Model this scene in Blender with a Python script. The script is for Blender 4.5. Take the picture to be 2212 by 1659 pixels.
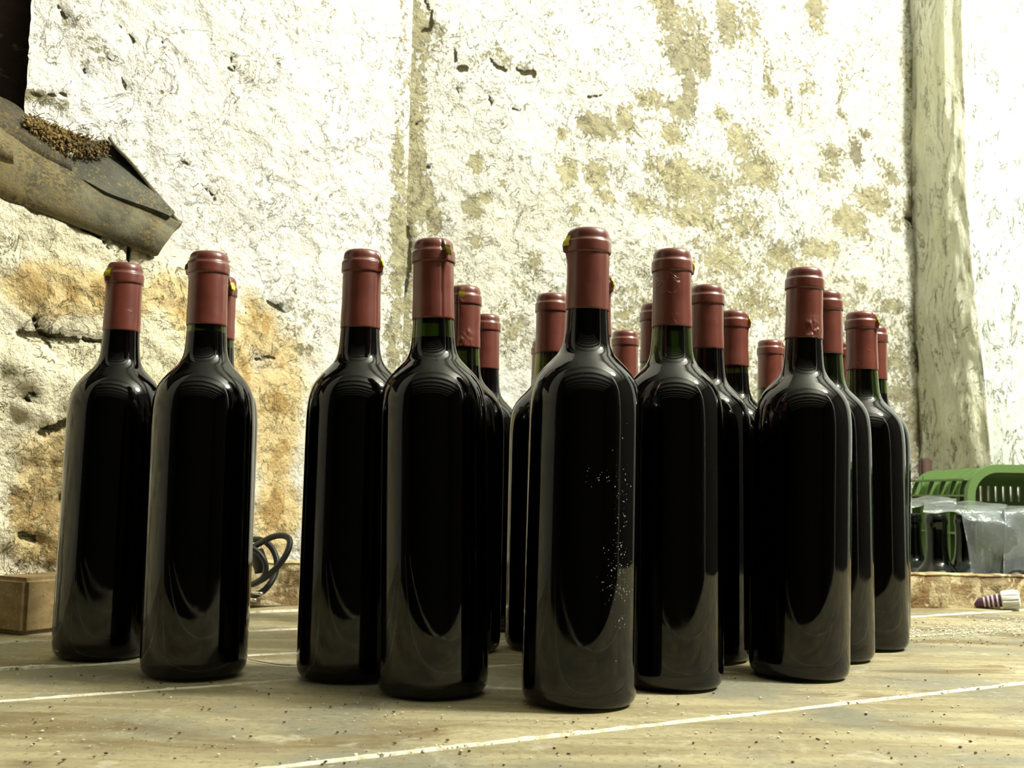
import bpy, bmesh, math, random
from mathutils import Vector, Matrix, noise
random.seed(7)
S = bpy.context.scene
COL = S.collection
for o in list(bpy.data.objects): bpy.data.objects.remove(o)

# ------------------------------------------------------------------ camera
PITCH, ROLL, CAMH, FPX, W, H = 0.10348, 0.01924, 0.1310, 2300.0, 2212, 1659
F_ = Vector((0, math.cos(PITCH), math.sin(PITCH)))
U0 = Vector((0, -math.sin(PITCH), math.cos(PITCH))); R0 = Vector((1, 0, 0))
R_ = math.cos(ROLL)*R0 + math.sin(ROLL)*U0
U_ = -math.sin(ROLL)*R0 + math.cos(ROLL)*U0
cd = bpy.data.cameras.new('camera'); cam = bpy.data.objects.new('camera', cd); COL.objects.link(cam)
cd.sensor_width = 36; cd.lens = FPX/W*36; cd.clip_start = 0.01; cd.clip_end = 50
m = Matrix.Identity(4)
for i in range(3): m[i][0] = R_[i]; m[i][1] = U_[i]; m[i][2] = -F_[i]
m[2][3] = CAMH
cam.matrix_world = m
cd.dof.use_dof = True; cd.dof.focus_distance = 0.80; cd.dof.aperture_fstop = 22.0
S.camera = cam
def ray(px, py):
    return F_ + R_*((px-W/2)/FPX) + U_*((H/2-py)/FPX)
def on_z(px, py, z=0.0):
    v = ray(px, py); return Vector((0, 0, CAMH)) + v*((z-CAMH)/v.z)
def on_y(px, py, y):
    v = ray(px, py); return Vector((0, 0, CAMH)) + v*(y/v.y)
def on_line(px, py, a, b):                     # vertical plane through a, b (xy)
    v = ray(px, py); n = Vector((b[1]-a[1], a[0]-b[0], 0)); t = (n.x*a[0]+n.y*a[1])/(n.x*v.x+n.y*v.y)
    return Vector((0, 0, CAMH)) + v*t

# ------------------------------------------------------------------ world, lamps, exposure
wd = bpy.data.worlds.new('world'); S.world = wd; wd.use_nodes = True
wd.node_tree.nodes['Background'].inputs[0].default_value = (0.9, 0.95, 1.0, 1)
wd.node_tree.nodes['Background'].inputs[1].default_value = 0.03
def point(name, loc, watts, col, r):
    l = bpy.data.lights.new(name, 'POINT'); l.energy = watts; l.color = col; l.shadow_soft_size = r
    o = bpy.data.objects.new(name, l); COL.objects.link(o); o.location = loc; return o
point('cellar_lamp', (1.30, 0.61, 1.60), 158, (1.0, 0.985, 0.90), 0.125)
S.view_settings.view_transform = 'Standard'; S.view_settings.look = 'None'
S.view_settings.exposure = 0.55; S.view_settings.gamma = 1.0
S.view_settings.use_curve_mapping = False

# ------------------------------------------------------------------ helpers
def tag(o, label=None, cat=None, group=None, kind=None):
    if label: o['label'] = label
    if cat: o['category'] = cat
    if group: o['group'] = group
    if kind: o['kind'] = kind
    return o
def obj(name, bm, mat, parent=None, smooth=True, autosmooth=None):
    me = bpy.data.meshes.new(name); bm.normal_update(); bm.to_mesh(me); bm.free()
    o = bpy.data.objects.new(name, me); COL.objects.link(o)
    if mat: me.materials.append(mat)
    if smooth: me.polygons.foreach_set('use_smooth', [True]*len(me.polygons))
    if autosmooth:
        md = o.modifiers.new('split', 'EDGE_SPLIT'); md.split_angle = math.radians(autosmooth)
    if parent: o.parent = parent
    return o
def empty(name, loc=(0, 0, 0)):
    o = bpy.data.objects.new(name, None); o.empty_display_size = 0.03; COL.objects.link(o); o.location = loc; return o
def lathe(prof, seg=96, bm=None, rfun=None, closed=False):
    bm = bm or bmesh.new(); rings = []
    for (r, z) in prof:
        if r < 1e-6: rings.append([bm.verts.new((0, 0, z))]); continue
        ring = []
        for i in range(seg):
            a = 2*math.pi*i/seg; rr = r + (rfun(a, z) if rfun else 0)
            ring.append(bm.verts.new((rr*math.sin(a), -rr*math.cos(a), z)))
        rings.append(ring)
    prs = list(zip(rings, rings[1:])) + ([(rings[-1], rings[0])] if closed else [])
    for A, B in prs:
        if len(A) == 1 and len(B) == 1: continue
        for i in range(seg):
            j = (i+1) % seg
            if len(A) == 1: bm.faces.new((A[0], B[j], B[i]))
            elif len(B) == 1: bm.faces.new((A[i], A[j], B[0]))
            else: bm.faces.new((A[i], A[j], B[j], B[i]))
    return bm
def catmull(pts, n=8, closed=False):
    out = []; P = [Vector(p) for p in pts]; N = len(P)
    rng = range(N) if closed else range(N-1)
    for i in rng:
        g = (lambda k: P[k % N]) if closed else (lambda k: P[min(max(k, 0), N-1)])
        p0, p1, p2, p3 = g(i-1), g(i), g(i+1), g(i+2)
        for k in range(n):
            t = k/n
            out.append(0.5*((2*p1)+(p2-p0)*t+(2*p0-5*p1+4*p2-p3)*t*t+(3*p1-p0-3*p2+p3)*t**3))
    if not closed: out.append(P[-1])
    return out
def tube(path, r, seg=12, bm=None, closed=False):
    bm = bm or bmesh.new(); rings = []; N = len(path); ref = Vector((0.13, 0.31, 0.94)).normalized()
    for i, p in enumerate(path):
        a = path[(i-1) % N] if (closed or i > 0) else p; b = path[(i+1) % N] if (closed or i < N-1) else p
        t = (b-a).normalized(); x = t.cross(ref)
        if x.length < 1e-4: x = t.cross(Vector((1, 0, 0)))
        x.normalize(); y = t.cross(x)
        rr = r(i/(N-1)) if callable(r) else r
        rings.append([bm.verts.new(p + x*rr*math.cos(2*math.pi*k/seg) + y*rr*math.sin(2*math.pi*k/seg)) for k in range(seg)])
    for i in range(N if closed else N-1):
        A, B = rings[i], rings[(i+1) % N]
        for k in range(seg): bm.faces.new((A[k], A[(k+1) % seg], B[(k+1) % seg], B[k]))
    if not closed:
        bm.faces.new(rings[0][::-1]); bm.faces.new(rings[-1])
    return bm
def box(bm, c, sx, sy, sz, M=None):
    vs = [Vector((c[0]+dx*sx/2, c[1]+dy*sy/2, c[2]+dz*sz/2)) for dz in (-1, 1) for dy in (-1, 1) for dx in (-1, 1)]
    if M: vs = [M @ v for v in vs]
    v = [bm.verts.new(p) for p in vs]
    for f in ((0, 2, 3, 1), (4, 5, 7, 6), (0, 1, 5, 4), (2, 6, 7, 3), (0, 4, 6, 2), (1, 3, 7, 5)): bm.faces.new([v[k] for k in f])
    return v
def prism(bm, poly, z0, z1):
    a = [bm.verts.new((x, y, z0)) for x, y in poly]; b = [bm.verts.new((x, y, z1)) for x, y in poly]
    n = len(poly); bm.faces.new(a[::-1]); bm.faces.new(b)
    for i in range(n): bm.faces.new((a[i], a[(i+1) % n], b[(i+1) % n], b[i]))
def fbm(p, s, o=4):
    return noise.fractal(Vector(p)*s, 1.0, 2.0, o)
def sstep(a, b, x):
    t = min(max((x-a)/(b-a), 0), 1); return t*t*(3-2*t)

# ------------------------------------------------------------------ materials
def mat(name):
    m = bpy.data.materials.new(name); m.use_nodes = True; nt = m.node_tree
    return m, nt, nt.nodes['Principled BSDF']
class NB:
    def __init__(s, nt): s.nt = nt
    def n(s, t, **kw):
        nd = s.nt.nodes.new(t)
        for k, v in kw.items(): setattr(nd, k, v)
        return nd
    def link(s, a, b): s.nt.links.new(a, b)
    def val(s, inp, v):
        if hasattr(v, 'is_linked') or isinstance(v, bpy.types.NodeSocket): s.link(v, inp)
        else: inp.default_value = v
    def coord(s, scale=(1, 1, 1), rot=(0, 0, 0)):
        tc = s.n('ShaderNodeTexCoord'); mp = s.n('ShaderNodeMapping'); s.link(tc.outputs['Object'], mp.inputs[0])
        mp.inputs['Scale'].default_value = scale; mp.inputs['Rotation'].default_value = rot; return mp.outputs[0]
    def noise(s, vec, scale, detail=4, rough=0.55, dist=0.0):
        nd = s.n('ShaderNodeTexNoise'); s.link(vec, nd.inputs['Vector']); nd.inputs['Scale'].default_value = scale
        nd.inputs['Detail'].default_value = detail; nd.inputs['Roughness'].default_value = rough; nd.inputs['Distortion'].default_value = dist
        return nd.outputs['Fac']
    def voro(s, vec, scale, feat='F1', out='Distance', rand=1.0):
        nd = s.n('ShaderNodeTexVoronoi', feature=feat); s.link(vec, nd.inputs['Vector']); nd.inputs['Scale'].default_value = scale
        nd.inputs['Randomness'].default_value = rand
        return nd.outputs[out]
    def math(s, op, a, b=0.0, c=0.0, clamp=False):
        nd = s.n('ShaderNodeMath', operation=op, use_clamp=clamp); s.val(nd.inputs[0], a); s.val(nd.inputs[1], b); s.val(nd.inputs[2], c); return nd.outputs[0]
    def ramp(s, x, a, b, lo=0.0, hi=1.0):
        nd = s.n('ShaderNodeMapRange', interpolation_type='SMOOTHSTEP'); s.val(nd.inputs['Value'], x)
        nd.inputs['From Min'].default_value = a; nd.inputs['From Max'].default_value = b
        nd.inputs['To Min'].default_value = lo; nd.inputs['To Max'].default_value = hi; return nd.outputs[0]
    def mix(s, f, a, b):
        nd = s.n('ShaderNodeMix', data_type='RGBA'); s.val(nd.inputs[0], f)
        for i, v in ((6, a), (7, b)):
            if isinstance(v, bpy.types.NodeSocket): s.link(v, nd.inputs[i])
            else: nd.inputs[i].default_value = (*v, 1)
        return nd.outputs[2]
    def attr(s, name):
        nd = s.n('ShaderNodeAttribute', attribute_name=name); return nd.outputs['Fac']
    def bump(s, h, strength, dist, normal=None):
        nd = s.n('ShaderNodeBump'); s.link(h, nd.inputs['Height']); nd.inputs['Strength'].default_value = strength
        nd.inputs['Distance'].default_value = dist
        if normal: s.link(normal, nd.inputs['Normal'])
        return nd.outputs[0]
def plain(name, col, rough=0.5, **kw):
    m, nt, b = mat(name); b.inputs['Base Color'].default_value = (*col, 1); b.inputs['Roughness'].default_value = rough
    for k, v in kw.items(): b.inputs[k.replace('_', ' ')].default_value = v
    return m

def plaster_material(name, white=(0.86, 0.86, 0.79), vertical=False, pits=0.5, rough_mm=1.0, under_a=(0.34, 0.31, 0.18), under_b=(0.48, 0.445, 0.27), lines=1.0, finew=0.48):
    m, nt, b = mat(name); g = NB(nt)
    c = g.coord(); cs = g.coord((1, 1, 0.28)) if vertical else c
    big = g.noise(cs, 9, 6, 0.62, 0.4); med = g.noise(cs, 34, 6, 0.65, 0.6); fine = g.noise(cs, 120, 5, 0.6, 0.3)
    st = g.attr('stain'); tone = g.attr('tone'); och = g.attr('ochre'); crk = g.attr('crack')
    f = g.math('ADD', -0.15-(finew-0.48)/2, g.math('ADD', g.math('MULTIPLY', big, 0.26), g.math('ADD', g.math('MULTIPLY', med, 0.56), g.math('MULTIPLY', fine, finew))))
    x = g.math('ADD', f, g.math('MULTIPLY', g.math('SUBTRACT', st, 0.5), 0.44))
    spk = g.noise(c, 210, 3, 0.6, 0.6)
    mask = g.math('MULTIPLY', g.ramp(x, 0.500, 0.528), g.ramp(g.math('ADD', spk, g.math('MULTIPLY', g.math('SUBTRACT', x, 0.53), 2.2)), 0.43, 0.50))
    mask = g.math('MAXIMUM', mask, g.math('MULTIPLY', g.ramp(g.math('ADD', spk, g.math('MULTIPLY', st, 0.22)), 0.700, 0.730), g.ramp(st, 0.05, 0.2, 0.0, 0.9)))
    edge = g.math('MULTIPLY', g.ramp(x, 0.485, 0.50), g.ramp(x, 0.545, 0.515))
    tint = g.mix(g.ramp(g.noise(c, 5, 4), 0.35, 0.7), white, tuple(v*k for v, k in zip(white, (1.0, 0.97, 0.89))))
    base = g.mix(g.ramp(g.math('ADD', och, g.math('MULTIPLY', g.math('SUBTRACT', big, 0.5), 1.3)), 0.26, 0.62), tint, (0.76, 0.60, 0.31))
    base = g.mix(g.math('MULTIPLY', g.ramp(g.math('ADD', g.math('ADD', och, g.math('MULTIPLY', g.math('SUBTRACT', med, 0.5), 2.2)), 0.0), 0.70, 0.98), 0.85), base, (0.50, 0.32, 0.11))
    under = g.mix(g.ramp(g.noise(c, 60, 4), 0.35, 0.65), under_a, under_b)
    under = g.mix(tone, under, (0.17, 0.155, 0.115))
    base = g.mix(mask, base, under)
    base = g.mix(g.math('MULTIPLY', edge, 0.55), base, (0.26, 0.23, 0.12))
    # shading of the render's crinkles, painted into the colour as thin olive lines
    vd = g.noise(cs, 26, 5, 0.6, 1.2)
    line = g.math('MULTIPLY', g.ramp(g.math('ABSOLUTE', g.math('SUBTRACT', vd, 0.5)), 0.015, 0.0), g.ramp(g.noise(c, 16, 4, 0.7), 0.40, 0.54))
    base = g.mix(g.math('MULTIPLY', line, 0.80*lines), base, (0.24, 0.22, 0.10))
    v3 = g.noise(cs, 75, 4, 0.6, 0.8)
    line2 = g.math('MULTIPLY', g.ramp(g.math('ABSOLUTE', g.math('SUBTRACT', v3, 0.52)), 0.026, 0.0), g.ramp(g.noise(c, 30, 3, 0.7), 0.38, 0.54))
    base = g.mix(g.math('MULTIPLY', line2, 0.65*lines), base, (0.33, 0.30, 0.15))
    pit = g.math('MULTIPLY', g.ramp(g.voro(cs, 42), 0.17, 0.07), g.ramp(g.noise(c, 21, 2), 0.57, 0.63))
    base = g.mix(g.math('MULTIPLY', pit, pits), base, (0.33, 0.28, 0.13))
    cm = g.ramp(g.math('ADD', crk, g.math('MULTIPLY', g.math('SUBTRACT', fine, 0.5), 1.4)), 0.42, 0.66)
    base = g.mix(cm, base, (0.07, 0.06, 0.02))
    g.link(base, b.inputs['Base Color']); b.inputs['Roughness'].default_value = 0.85; b.inputs['Specular IOR Level'].default_value = 0.25
    h = g.math('ADD', g.math('MULTIPLY', g.noise(cs, 85, 6, 0.65), 1.0), g.math('MULTIPLY', g.noise(cs, 260, 4, 0.6), 0.35))
    h = g.math('SUBTRACT', h, g.math('MULTIPLY', mask, 0.22)); h = g.math('SUBTRACT', h, g.math('MULTIPLY', g.math('ADD', pit, g.math('ADD', line, cm)), 0.4))
    g.link(g.bump(h, 1.0, 0.0065*rough_mm), b.inputs['Normal'])
    return m

def wood_material(name, c1, c2, c3, dirt, rough=0.7, scale=1.0, rot=0.0, worn=0.4, bumpd=0.001, wv=1.0, wr=(0.58, 0.70), wc=(0.55, 0.53, 0.40)):
    m, nt, b = mat(name); g = NB(nt)
    c = g.coord((1, 1, 1), (0, 0, rot)); cg = g.coord((0.10, 1.0, 1.0), (0, 0, rot))
    g1 = g.noise(cg, 60*scale, 6, 0.6, 0.5); g2 = g.noise(c, 7*scale, 5, 0.6, 0.4); g3 = g.noise(c, 26*scale, 5, 0.65, 0.6)
    cs = g.coord((0.35, 1, 1), (0, 0, rot)); g4 = g.noise(cs, 14*scale, 4, 0.6, 0.8)
    base = g.mix(g.ramp(g1, 0.38, 0.62), c1, c2)
    base = g.mix(g.ramp(g2, 0.42, 0.62), base, c3)
    base = g.mix(g.math('MULTIPLY', g.ramp(g4, 0.52, 0.66), 0.8), base, dirt)
    base = g.mix(g.math('MULTIPLY', g.ramp(g3, wr[0], wr[1]), worn*wv), base, wc)
    g5 = g.noise(c, 230*scale, 4, 0.7, 0.5)
    base = g.mix(g.ramp(g5, 0.50, 0.30, 0.0, 0.55), base, tuple(v*0.45 for v in c1))
    base = g.mix(g.math('MULTIPLY', g.ramp(g5, 0.60, 0.68), g.ramp(g.noise(c, 9*scale, 3), 0.48, 0.6, 0.0, 0.7)), base, (0.60, 0.57, 0.42))
    sp = g.math('MULTIPLY', g.ramp(g.voro(c, 110*scale), 0.16, 0.10), g.ramp(g.noise(c, 19*scale, 3), 0.56, 0.62))
    base = g.mix(g.math('MULTIPLY', sp, 0.75), base, (0.09, 0.06, 0.02))
    g.link(base, b.inputs['Base Color']); b.inputs['Roughness'].default_value = rough; b.inputs['Specular IOR Level'].default_value = 0.35
    h = g.math('ADD', g.math('MULTIPLY', g1, 0.5), g.math('ADD', g.math('MULTIPLY', g3, 0.7), g.math('MULTIPLY', g.noise(c, 160*scale, 4), 0.35)))
    g.link(g.bump(h, 0.8, bumpd), b.inputs['Normal'])
    return m

M = {}
M['plaster'] = plaster_material('old whitewashed plaster', (0.74, 0.745, 0.675), finew=0.74)
M['plaster_left'] = plaster_material('rough white render', (0.88, 0.87, 0.80), pits=0.75, rough_mm=0.95, lines=0.6)
M['plaster_right'] = plaster_material('cool white render', (0.68, 0.735, 0.72), vertical=True, pits=0.3, rough_mm=0.8)
M['masonry'] = plaster_material('crumbling lime masonry', (0.95, 0.89, 0.67), pits=0.8, rough_mm=1.15, under_a=(0.46, 0.31, 0.12), under_b=(0.62, 0.46, 0.21))
M['jamb'] = plaster_material('grey weathered jamb', (0.74, 0.76, 0.62), vertical=True, pits=0.2, rough_mm=1.4, under_a=(0.46, 0.45, 0.31), under_b=(0.58, 0.58, 0.43), lines=0.4)
BROT = -math.radians(29.7)
M['board'] = wood_material('worn table boards', (0.285, 0.24, 0.130), (0.40, 0.355, 0.205), (0.225, 0.215, 0.15), (0.165, 0.115, 0.045), 0.62, 1.0, BROT, 0.8, 0.0022, 0.6)
M['rail'] = wood_material('rough rail wood', (0.22, 0.13, 0.05), (0.30, 0.20, 0.09), (0.55, 0.47, 0.27), (0.11, 0.06, 0.02), 0.8, 1.5, math.radians(90), 1.0, 0.006, 0.9, (0.54, 0.58), (0.58, 0.50, 0.29))
M['block'] = wood_material('brown offcut wood', (0.32, 0.225, 0.10), (0.22, 0.15, 0.06), (0.17, 0.125, 0.06), (0.12, 0.07, 0.03), 0.7, 1.2, math.radians(90), 0.1)
M['darkwood'] = wood_material('old dark frame wood', (0.035, 0.022, 0.012), (0.05, 0.03, 0.016), (0.03, 0.02, 0.01), (0.02, 0.012, 0.006), 0.8)
M['stone_dark'] = plain('dark cellar stone', (0.055, 0.05, 0.04), 0.9)
M['ceiling'] = plain('vault plaster', (0.62, 0.62, 0.54), 0.9)
M['floor'] = plain('cellar floor', (0.10, 0.09, 0.07), 0.9)
def filler_mat():
    m, nt, b = mat('white grit in the joints'); g = NB(nt); c = g.coord()
    base = g.mix(g.ramp(g.noise(c, 120, 4), 0.45, 0.7), (0.72, 0.70, 0.56), (0.50, 0.44, 0.28))
    g.link(base, b.inputs['Base Color']); b.inputs['Roughness'].default_value = 0.9
    g.link(g.bump(g.noise(c, 500, 3), 0.8, 0.001), b.inputs['Normal']); return m
M['filler'] = filler_mat()
def slate_mat(name, a, bb, dust, thr=0.55):
    m, nt, b = mat(name); g = NB(nt); c = g.coord()
    n1 = g.noise(c, 22, 6, 0.65, 0.5); n2 = g.noise(c, 260, 4, 0.7, 1.0); n3 = g.noise(c, 9, 3)
    base = g.mix(g.ramp(n1, 0.38, 0.62), a, bb)
    base = g.mix(g.math('MULTIPLY', g.ramp(g.math('ADD', n2, g.math('MULTIPLY', g.math('SUBTRACT', n3, 0.5), 0.5)), thr, thr+0.08), 0.85), base, dust)
    g.link(base, b.inputs['Base Color']); b.inputs['Roughness'].default_value = 0.85
    g.link(g.bump(g.math('ADD', n1, g.math('MULTIPLY', n2, 0.35)), 0.9, 0.003), b.inputs['Normal']); return m
M['tile'] = slate_mat('weathered cement tile', (0.060, 0.052, 0.030), (0.155, 0.145, 0.09), (0.22, 0.165, 0.055), 0.505)
M['tile_dark'] = slate_mat('dark cement tile', (0.035, 0.03, 0.018), (0.07, 0.062, 0.04), (0.16, 0.11, 0.03), 0.53)
M['slate'] = slate_mat('grey slate', (0.065, 0.065, 0.048), (0.10, 0.10, 0.075), (0.24, 0.18, 0.06), 0.53)
M['dirt'] = slate_mat('dry dirt and straw', (0.09, 0.06, 0.02), (0.24, 0.165, 0.055), (0.36, 0.26, 0.09), 0.48)
# bottle glass
def glass_mat(name, col, dusty=0.0):
    m, nt, b = mat(name); g = NB(nt); c = g.coord()
    b.inputs['Base Color'].default_value = (*col, 1); b.inputs['Transmission Weight'].default_value = 1.0
    b.inputs['IOR'].default_value = 1.46
    oi = g.n('ShaderNodeObjectInfo')
    sm = g.noise(c, 14, 5, 0.6, 0.5)
    g.link(g.ramp(sm, 0.40, 0.70, 0.03, 0.14), b.inputs['Roughness'])
    return m
M['glass'] = glass_mat('dark green bottle glass', (0.095, 0.135, 0.03))
M['glass_empty'] = glass_mat('empty bottle green glass', (0.03, 0.055, 0.018))
M['wine'] = plain('red wine', (0.003, 0.001, 0.001), 0.6, Specular_IOR_Level=0.0)
def capsule_mat():
    m, nt, b = mat('dark red shrink capsule'); g = NB(nt); c = g.coord()
    n1 = g.noise(c, 60, 4, 0.6); n2 = g.noise(c, 420, 3, 0.6)
    g.link(g.mix(g.ramp(n1, 0.35, 0.65), (0.125, 0.026, 0.0145), (0.150, 0.034, 0.020)), b.inputs['Base Color'])
    b.inputs['Roughness'].default_value = 0.34; b.inputs['Specular IOR Level'].default_value = 0.7; b.inputs['Coat Weight'].default_value = 0.25; b.inputs['Coat Roughness'].default_value = 0.22
    oi = g.n('ShaderNodeObjectInfo'); mp = g.n('ShaderNodeVectorMath', operation='ADD'); g.link(c, mp.inputs[0]); g.link(oi.outputs['Random'], mp.inputs[1])
    wr = g.noise(mp.outputs[0], 70, 3, 0.5, 1.5)
    ridge = g.math('MULTIPLY', g.ramp(g.math('ABSOLUTE', g.math('SUBTRACT', wr, 0.5)), 0.035, 0.0), g.ramp(g.noise(mp.outputs[0], 38, 2), 0.63, 0.72))
    h = g.math('ADD', g.math('MULTIPLY', ridge, 0.35), g.math('ADD', g.math('MULTIPLY', n1, 0.25), g.math('MULTIPLY', n2, 0.05)))
    g.link(g.bump(h, 0.6, 0.0012), b.inputs['Normal']); return m
M['capsule'] = capsule_mat()
M['tab'] = plain('yellow tear tab', (0.78, 0.68, 0.05), 0.45)
M['speck'] = plain('pale dust specks', (0.42, 0.42, 0.36), 0.8)
M['crate'] = plain('green crate plastic', (0.115, 0.205, 0.058), 0.42)
M['rubber'] = plain('black cable rubber', (0.018, 0.020, 0.020), 0.42)
M['metal'] = plain('bright plug metal', (0.75, 0.75, 0.72), 0.25, Metallic=1.0)
M['purple'] = plain('purple stopper rubber', (0.07, 0.022, 0.05), 0.45)
M['lilac'] = plain('pale stopper rings', (0.50, 0.42, 0.50), 0.5)
M['whitecap'] = plain('white ribbed plastic', (0.62, 0.64, 0.60), 0.45)
M['rust'] = plain('rusty brown iron', (0.055, 0.026, 0.018), 0.8)
M['crumb'] = plain('pale crumbs', (0.66, 0.63, 0.50), 0.9)
M['crumb_dark'] = plain('brown crumbs', (0.10, 0.06, 0.02), 0.9)
M['string'] = plain('pale string', (0.72, 0.66, 0.52), 0.8)
def film_mat(name='cloudy plastic film', lo=0.26, hi=0.52):
    m = bpy.data.materials.new(name); m.use_nodes = True; nt = m.node_tree; g = NB(nt)
    nt.nodes.remove(nt.nodes['Principled BSDF']); out = nt.nodes['Material Output']; c = g.coord()
    tr = g.n('ShaderNodeBsdfTransparent'); tr.inputs[0].default_value = (0.86, 0.90, 0.92, 1)
    df = g.n('ShaderNodeBsdfDiffuse'); df.inputs[0].default_value = (0.66, 0.72, 0.70, 1)
    tl = g.n('ShaderNodeBsdfTranslucent'); tl.inputs[0].default_value = (0.62, 0.70, 0.70, 1)
    gl = g.n('ShaderNodeBsdfGlossy'); gl.inputs['Roughness'].default_value = 0.16
    a = g.n('ShaderNodeMixShader'); a.inputs[0].default_value = 0.45; g.link(df.outputs[0], a.inputs[1]); g.link(tl.outputs[0], a.inputs[2])
    d = g.n('ShaderNodeMixShader'); g.link(g.ramp(g.noise(c, 22, 4), 0.3, 0.7, lo, hi), d.inputs[0]); g.link(tr.outputs[0], d.inputs[1]); g.link(a.outputs[0], d.inputs[2])
    fr = g.n('ShaderNodeFresnel'); fr.inputs[0].default_value = 1.55
    e = g.n('ShaderNodeMixShader'); g.link(fr.outputs[0], e.inputs[0]); g.link(d.outputs[0], e.inputs[1]); g.link(gl.outputs[0], e.inputs[2])
    bn = g.bump(g.noise(c, 60, 4, 0.6, 1.0), 0.7, 0.004)
    g.link(bn, gl.inputs['Normal']); g.link(bn, fr.inputs['Normal'])
    g.link(e.outputs[0], out.inputs[0]); return m
M['film'] = film_mat(); M['film_flap'] = film_mat('bluish clear film', 0.10, 0.34)

# ------------------------------------------------------------------ the room
CORNER = (-0.148, 1.42)
def lerp2(a, b, t): return (a[0]+(b[0]-a[0])*t, a[1]+(b[1]-a[1])*t)
LEND = (CORNER[0]-0.69*2.0, CORNER[1]-0.72*2.0)          # left wall runs from the corner towards the camera's left
BEND = (0.770, 2.020)
ZT, ZF = 2.05, -0.80
def axis(f0, f1, fine, lo, hi, coarse):
    v = []; x = f0
    while x < f1: v.append(x); x += fine
    v.append(f1); x = f0-coarse
    while x > lo: v.insert(0, x); x -= coarse
    if lo < f0: v.insert(0, lo)
    x = f1+coarse
    while x < hi: v.append(x); x += coarse
    if hi > f1: v.append(hi)
    return v
def wall_grid(name, pos, us, zs, disp, material, attrs, keep=None):
    """pos(u,z)->(point, outward normal); disp(u,z,P)->offset; attrs(P)->dict"""
    bm = bmesh.new(); lay = {k: bm.verts.layers.float.new(k) for k in ('stain', 'tone', 'ochre', 'crack')}
    G = []
    for z in zs:
        row = []
        for u in us:
            P, N = pos(u, z); at = attrs(u, z, P)
            v = bm.verts.new(P + N*(disp(u, z, P) - 0.006*at.get('crack', 0)))
            for k in lay: v[lay[k]] = at.get(k, 0.0)
            row.append(v)
        G.append(row)
    for j in range(len(zs)-1):
        for i in range(len(us)-1):
            if keep and not keep((us[i]+us[i+1])/2, (zs[j]+zs[j+1])/2): continue
            bm.faces.new((G[j][i], G[j][i+1], G[j+1][i+1], G[j+1][i]))
    o = obj(name, bm, material); tag(o, kind='structure'); return o
def px_blobs(lst, a, b):          # photo positions turned into places on the wall, with real radii
    out = []
    for (px, py, rx, ry, w, t) in lst:
        P = on_line(px, py, a, b); k = P.y/FPX
        L = math.hypot(b[0]-a[0], b[1]-a[1]); d = ((b[0]-a[0])/L, (b[1]-a[1])/L)
        s = (P.x-a[0])*d[0]+(P.y-a[1])*d[1]
        cosv = abs(d[0]) + 0.1
        out.append((s, P.z, rx*k/cosv, ry*k, w, t))
    return out
def gather(bl, s, z):
    w = t = 0.0
    for (bs, bz, rs, rz, bw, bt) in bl:
        d = ((s-bs)/rs)**2+((z-bz)/rz)**2
        if d < 4: e = math.exp(-d*0.9); t = (t*w+bt*bw*e)/(w+bw*e+1e-9); w = max(w, bw*e)*1.0 + min(w, bw*e)*0.35
    return w, t
def segs_px(lst, a, b):
    L = math.hypot(b[0]-a[0], b[1]-a[1]); d = ((b[0]-a[0])/L, (b[1]-a[1])/L); out = []
    for pts, wd_ in lst:
        q = []
        for px, py in pts:
            P = on_line(px, py, a, b); q.append(((P.x-a[0])*d[0]+(P.y-a[1])*d[1], P.z))
        for p, r in zip(q, q[1:]): out.append((p, r, wd_))
    return out
def crack_at(sg, s, z):
    c = 0
    for (p, r, w) in sg:
        if not (min(p[0], r[0])-0.03 < s < max(p[0], r[0])+0.03 and min(p[1], r[1])-0.03 < z < max(p[1], r[1])+0.03): continue
        dx, dz = r[0]-p[0], r[1]-p[1]; L2 = dx*dx+dz*dz+1e-9
        t = min(max(((s-p[0])*dx+(z-p[1])*dz)/L2, 0), 1)
        d = math.hypot(s-p[0]-dx*t, z-p[1]-dz*t)
        c = max(c, math.exp(-(d/w)**2))
    return c

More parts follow.
